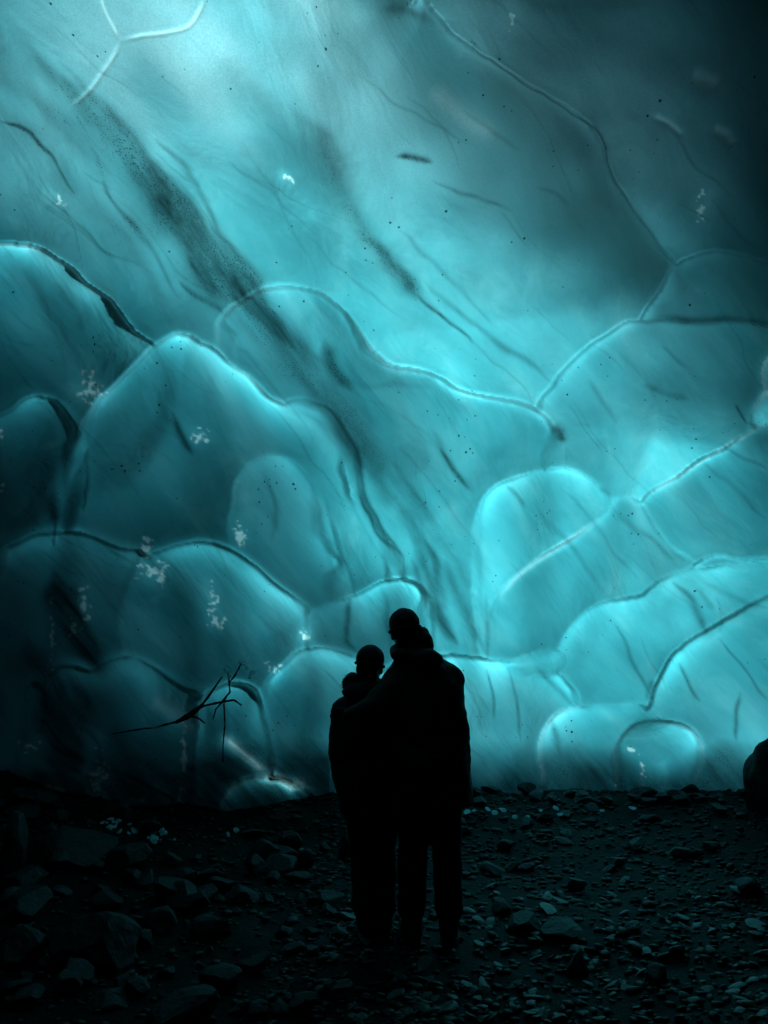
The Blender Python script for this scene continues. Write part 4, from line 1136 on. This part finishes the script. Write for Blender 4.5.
M_CHIP = M_FROST
CHIPM = [rock_mesh('ice_chip', 80 + s, M_CHIP, 8, 2) for s in range(5)]
for i in range(30):
    x = 100 + 75 * random.random(); y = 818 + (x - 100) * 0.28 + random.uniform(-6, 6)
    P = ground_hit(x, y + 4); k = px_m(P); s = random.uniform(1.2, 3.2) * k
    place('ice_chip', random.choice(CHIPM), P, (s * 1.4, s, s * .7), (random.uniform(-.6, .6), random.uniform(-.6, .6), random.uniform(0, 6)), 'shard of clear ice in the glittering heap on the left rubble bank', 'ice shard', 'ice shards heaped on the left bank', sink=0.1)
for x, y in [(397, 815), (405, 812), (449, 815), (456, 819), (464, 812), (467, 817), (474, 814), (488, 813), (495, 817), (503, 814), (515, 821), (528, 820), (541, 814), (556, 812), (560, 818), (602, 814), (633, 812), (548, 820)]:
    P = ground_hit(x, y); k = px_m(P); s = random.uniform(1.6, 3.2) * k
    place('ice_chip', random.choice(CHIPM), (P[0], P[1], P[2] + 0.02), (s * 1.5, s, s * .7), (random.uniform(-.6, .6), random.uniform(-.6, .6), random.uniform(0, 6)), 'tiny glinting ice chip on the ground where the ice meets the floor behind the people', 'ice chip', 'glinting ice chips at the foot of the wall', sink=0.1)
for x, y in [(40, 782), (48, 786), (283, 848), (300, 851), (228, 836), (236, 832)]:
    P = ground_hit(x, y); k = px_m(P); s = random.uniform(1.6, 3.0) * k
    place('ice_chip', random.choice(CHIPM), P, (s * 1.5, s, s * .7), (0.3, .4, random.uniform(0, 6)), 'lone small ice chip glinting on the dark rubble left of the people', 'ice chip', 'lone ice chips on the left rubble', sink=0.1)

# boulder at the right edge and the thin plate of ice in front of it
P = ground_hit(806, 816); k = px_m(P)
big = rock_mesh('boulder', 317, M_GROUND, 4, 4, 0.22)
o = place('boulder', big, P, (54 * k, 44 * k, 58 * k), (0, 0, 0.4), 'big dark rounded boulder cut off by the right edge in front of the glowing ice', 'boulder', sink=0.86)
for p in o.data.polygons: p.use_smooth = True
bm = bmesh.new()
P = ground_hit(764, 797)
c = Vector((P[0], P[1], P[2] + 0.035))
ol = [(-.22, .02), (-.10, -.03), (.10, -.05), (.30, -.04), (.34, .10), (.12, .14), (-.08, .11)]
lo_ = [bm.verts.new((c.x + a, c.y + b, c.z - .010 - .01 * abs(a))) for a, b in ol]; hi_ = [bm.verts.new((c.x + a, c.y + b, c.z + .008)) for a, b in ol]
for i in range(7): bm.faces.new((lo_[i], lo_[(i + 1) % 7], hi_[(i + 1) % 7], hi_[i]))
bm.faces.new(lo_[::-1]); bm.faces.new(hi_)
tag(bm_obj('ice_ledge', bm, M_FROST, smooth=False), 'thin pale plate of ice beside the dark boulder at the right edge', 'ice ledge')

# ------------------------------------------------------------------ LIGHT, SKY, CAMERA
w = bpy.data.worlds.new('World'); scene.world = w; w.use_nodes = True
nt = w.node_tree; nt.nodes.clear()
sk = nt.nodes.new('ShaderNodeTexSky'); sk.sky_type = 'NISHITA'; sk.sun_disc = False
sk.sun_elevation = SUN_EL; sk.sun_rotation = SUN_AZ
bg = nt.nodes.new('ShaderNodeBackground'); bg.inputs['Strength'].default_value = 0.05
ow = nt.nodes.new('ShaderNodeOutputWorld')
nt.links.new(sk.outputs[0], bg.inputs['Color']); nt.links.new(bg.outputs[0], ow.inputs['Surface'])
sl = bpy.data.lights.new('sun', 'SUN'); sl.energy = 5.0; sl.angle = R(3); sl.color = (1.0, 0.97, 0.93)
so = bpy.data.objects.new('sun', sl); col.objects.link(so)
so.rotation_euler = Vector(TO_SUN).to_track_quat('Z', 'Y').to_euler()

cam = bpy.data.cameras.new('camera'); co = bpy.data.objects.new('camera', cam); col.objects.link(co)
cam.sensor_fit = 'VERTICAL'; cam.sensor_height = 24.0; cam.lens = 24.0 * F / 1024
cam.clip_start = 0.05; cam.clip_end = 500
co.location = tuple(EYE); co.rotation_euler = (R(90) + PITCH, 0, 0)
scene.camera = co
scene.view_settings.view_transform = 'Standard'; scene.view_settings.look = 'None'
scene.view_settings.exposure = 1.8; scene.view_settings.gamma = 1.0
scene.render.engine = 'CYCLES'
cy = scene.cycles
cy.max_bounces = 5; cy.diffuse_bounces = 2; cy.glossy_bounces = 2; cy.transmission_bounces = 4; cy.transparent_max_bounces = 16; cy.volume_bounces = 0
cy.use_denoising = True
cy.use_adaptive_sampling = True; cy.adaptive_threshold = 0.02
cy.sample_clamp_indirect = 4.0
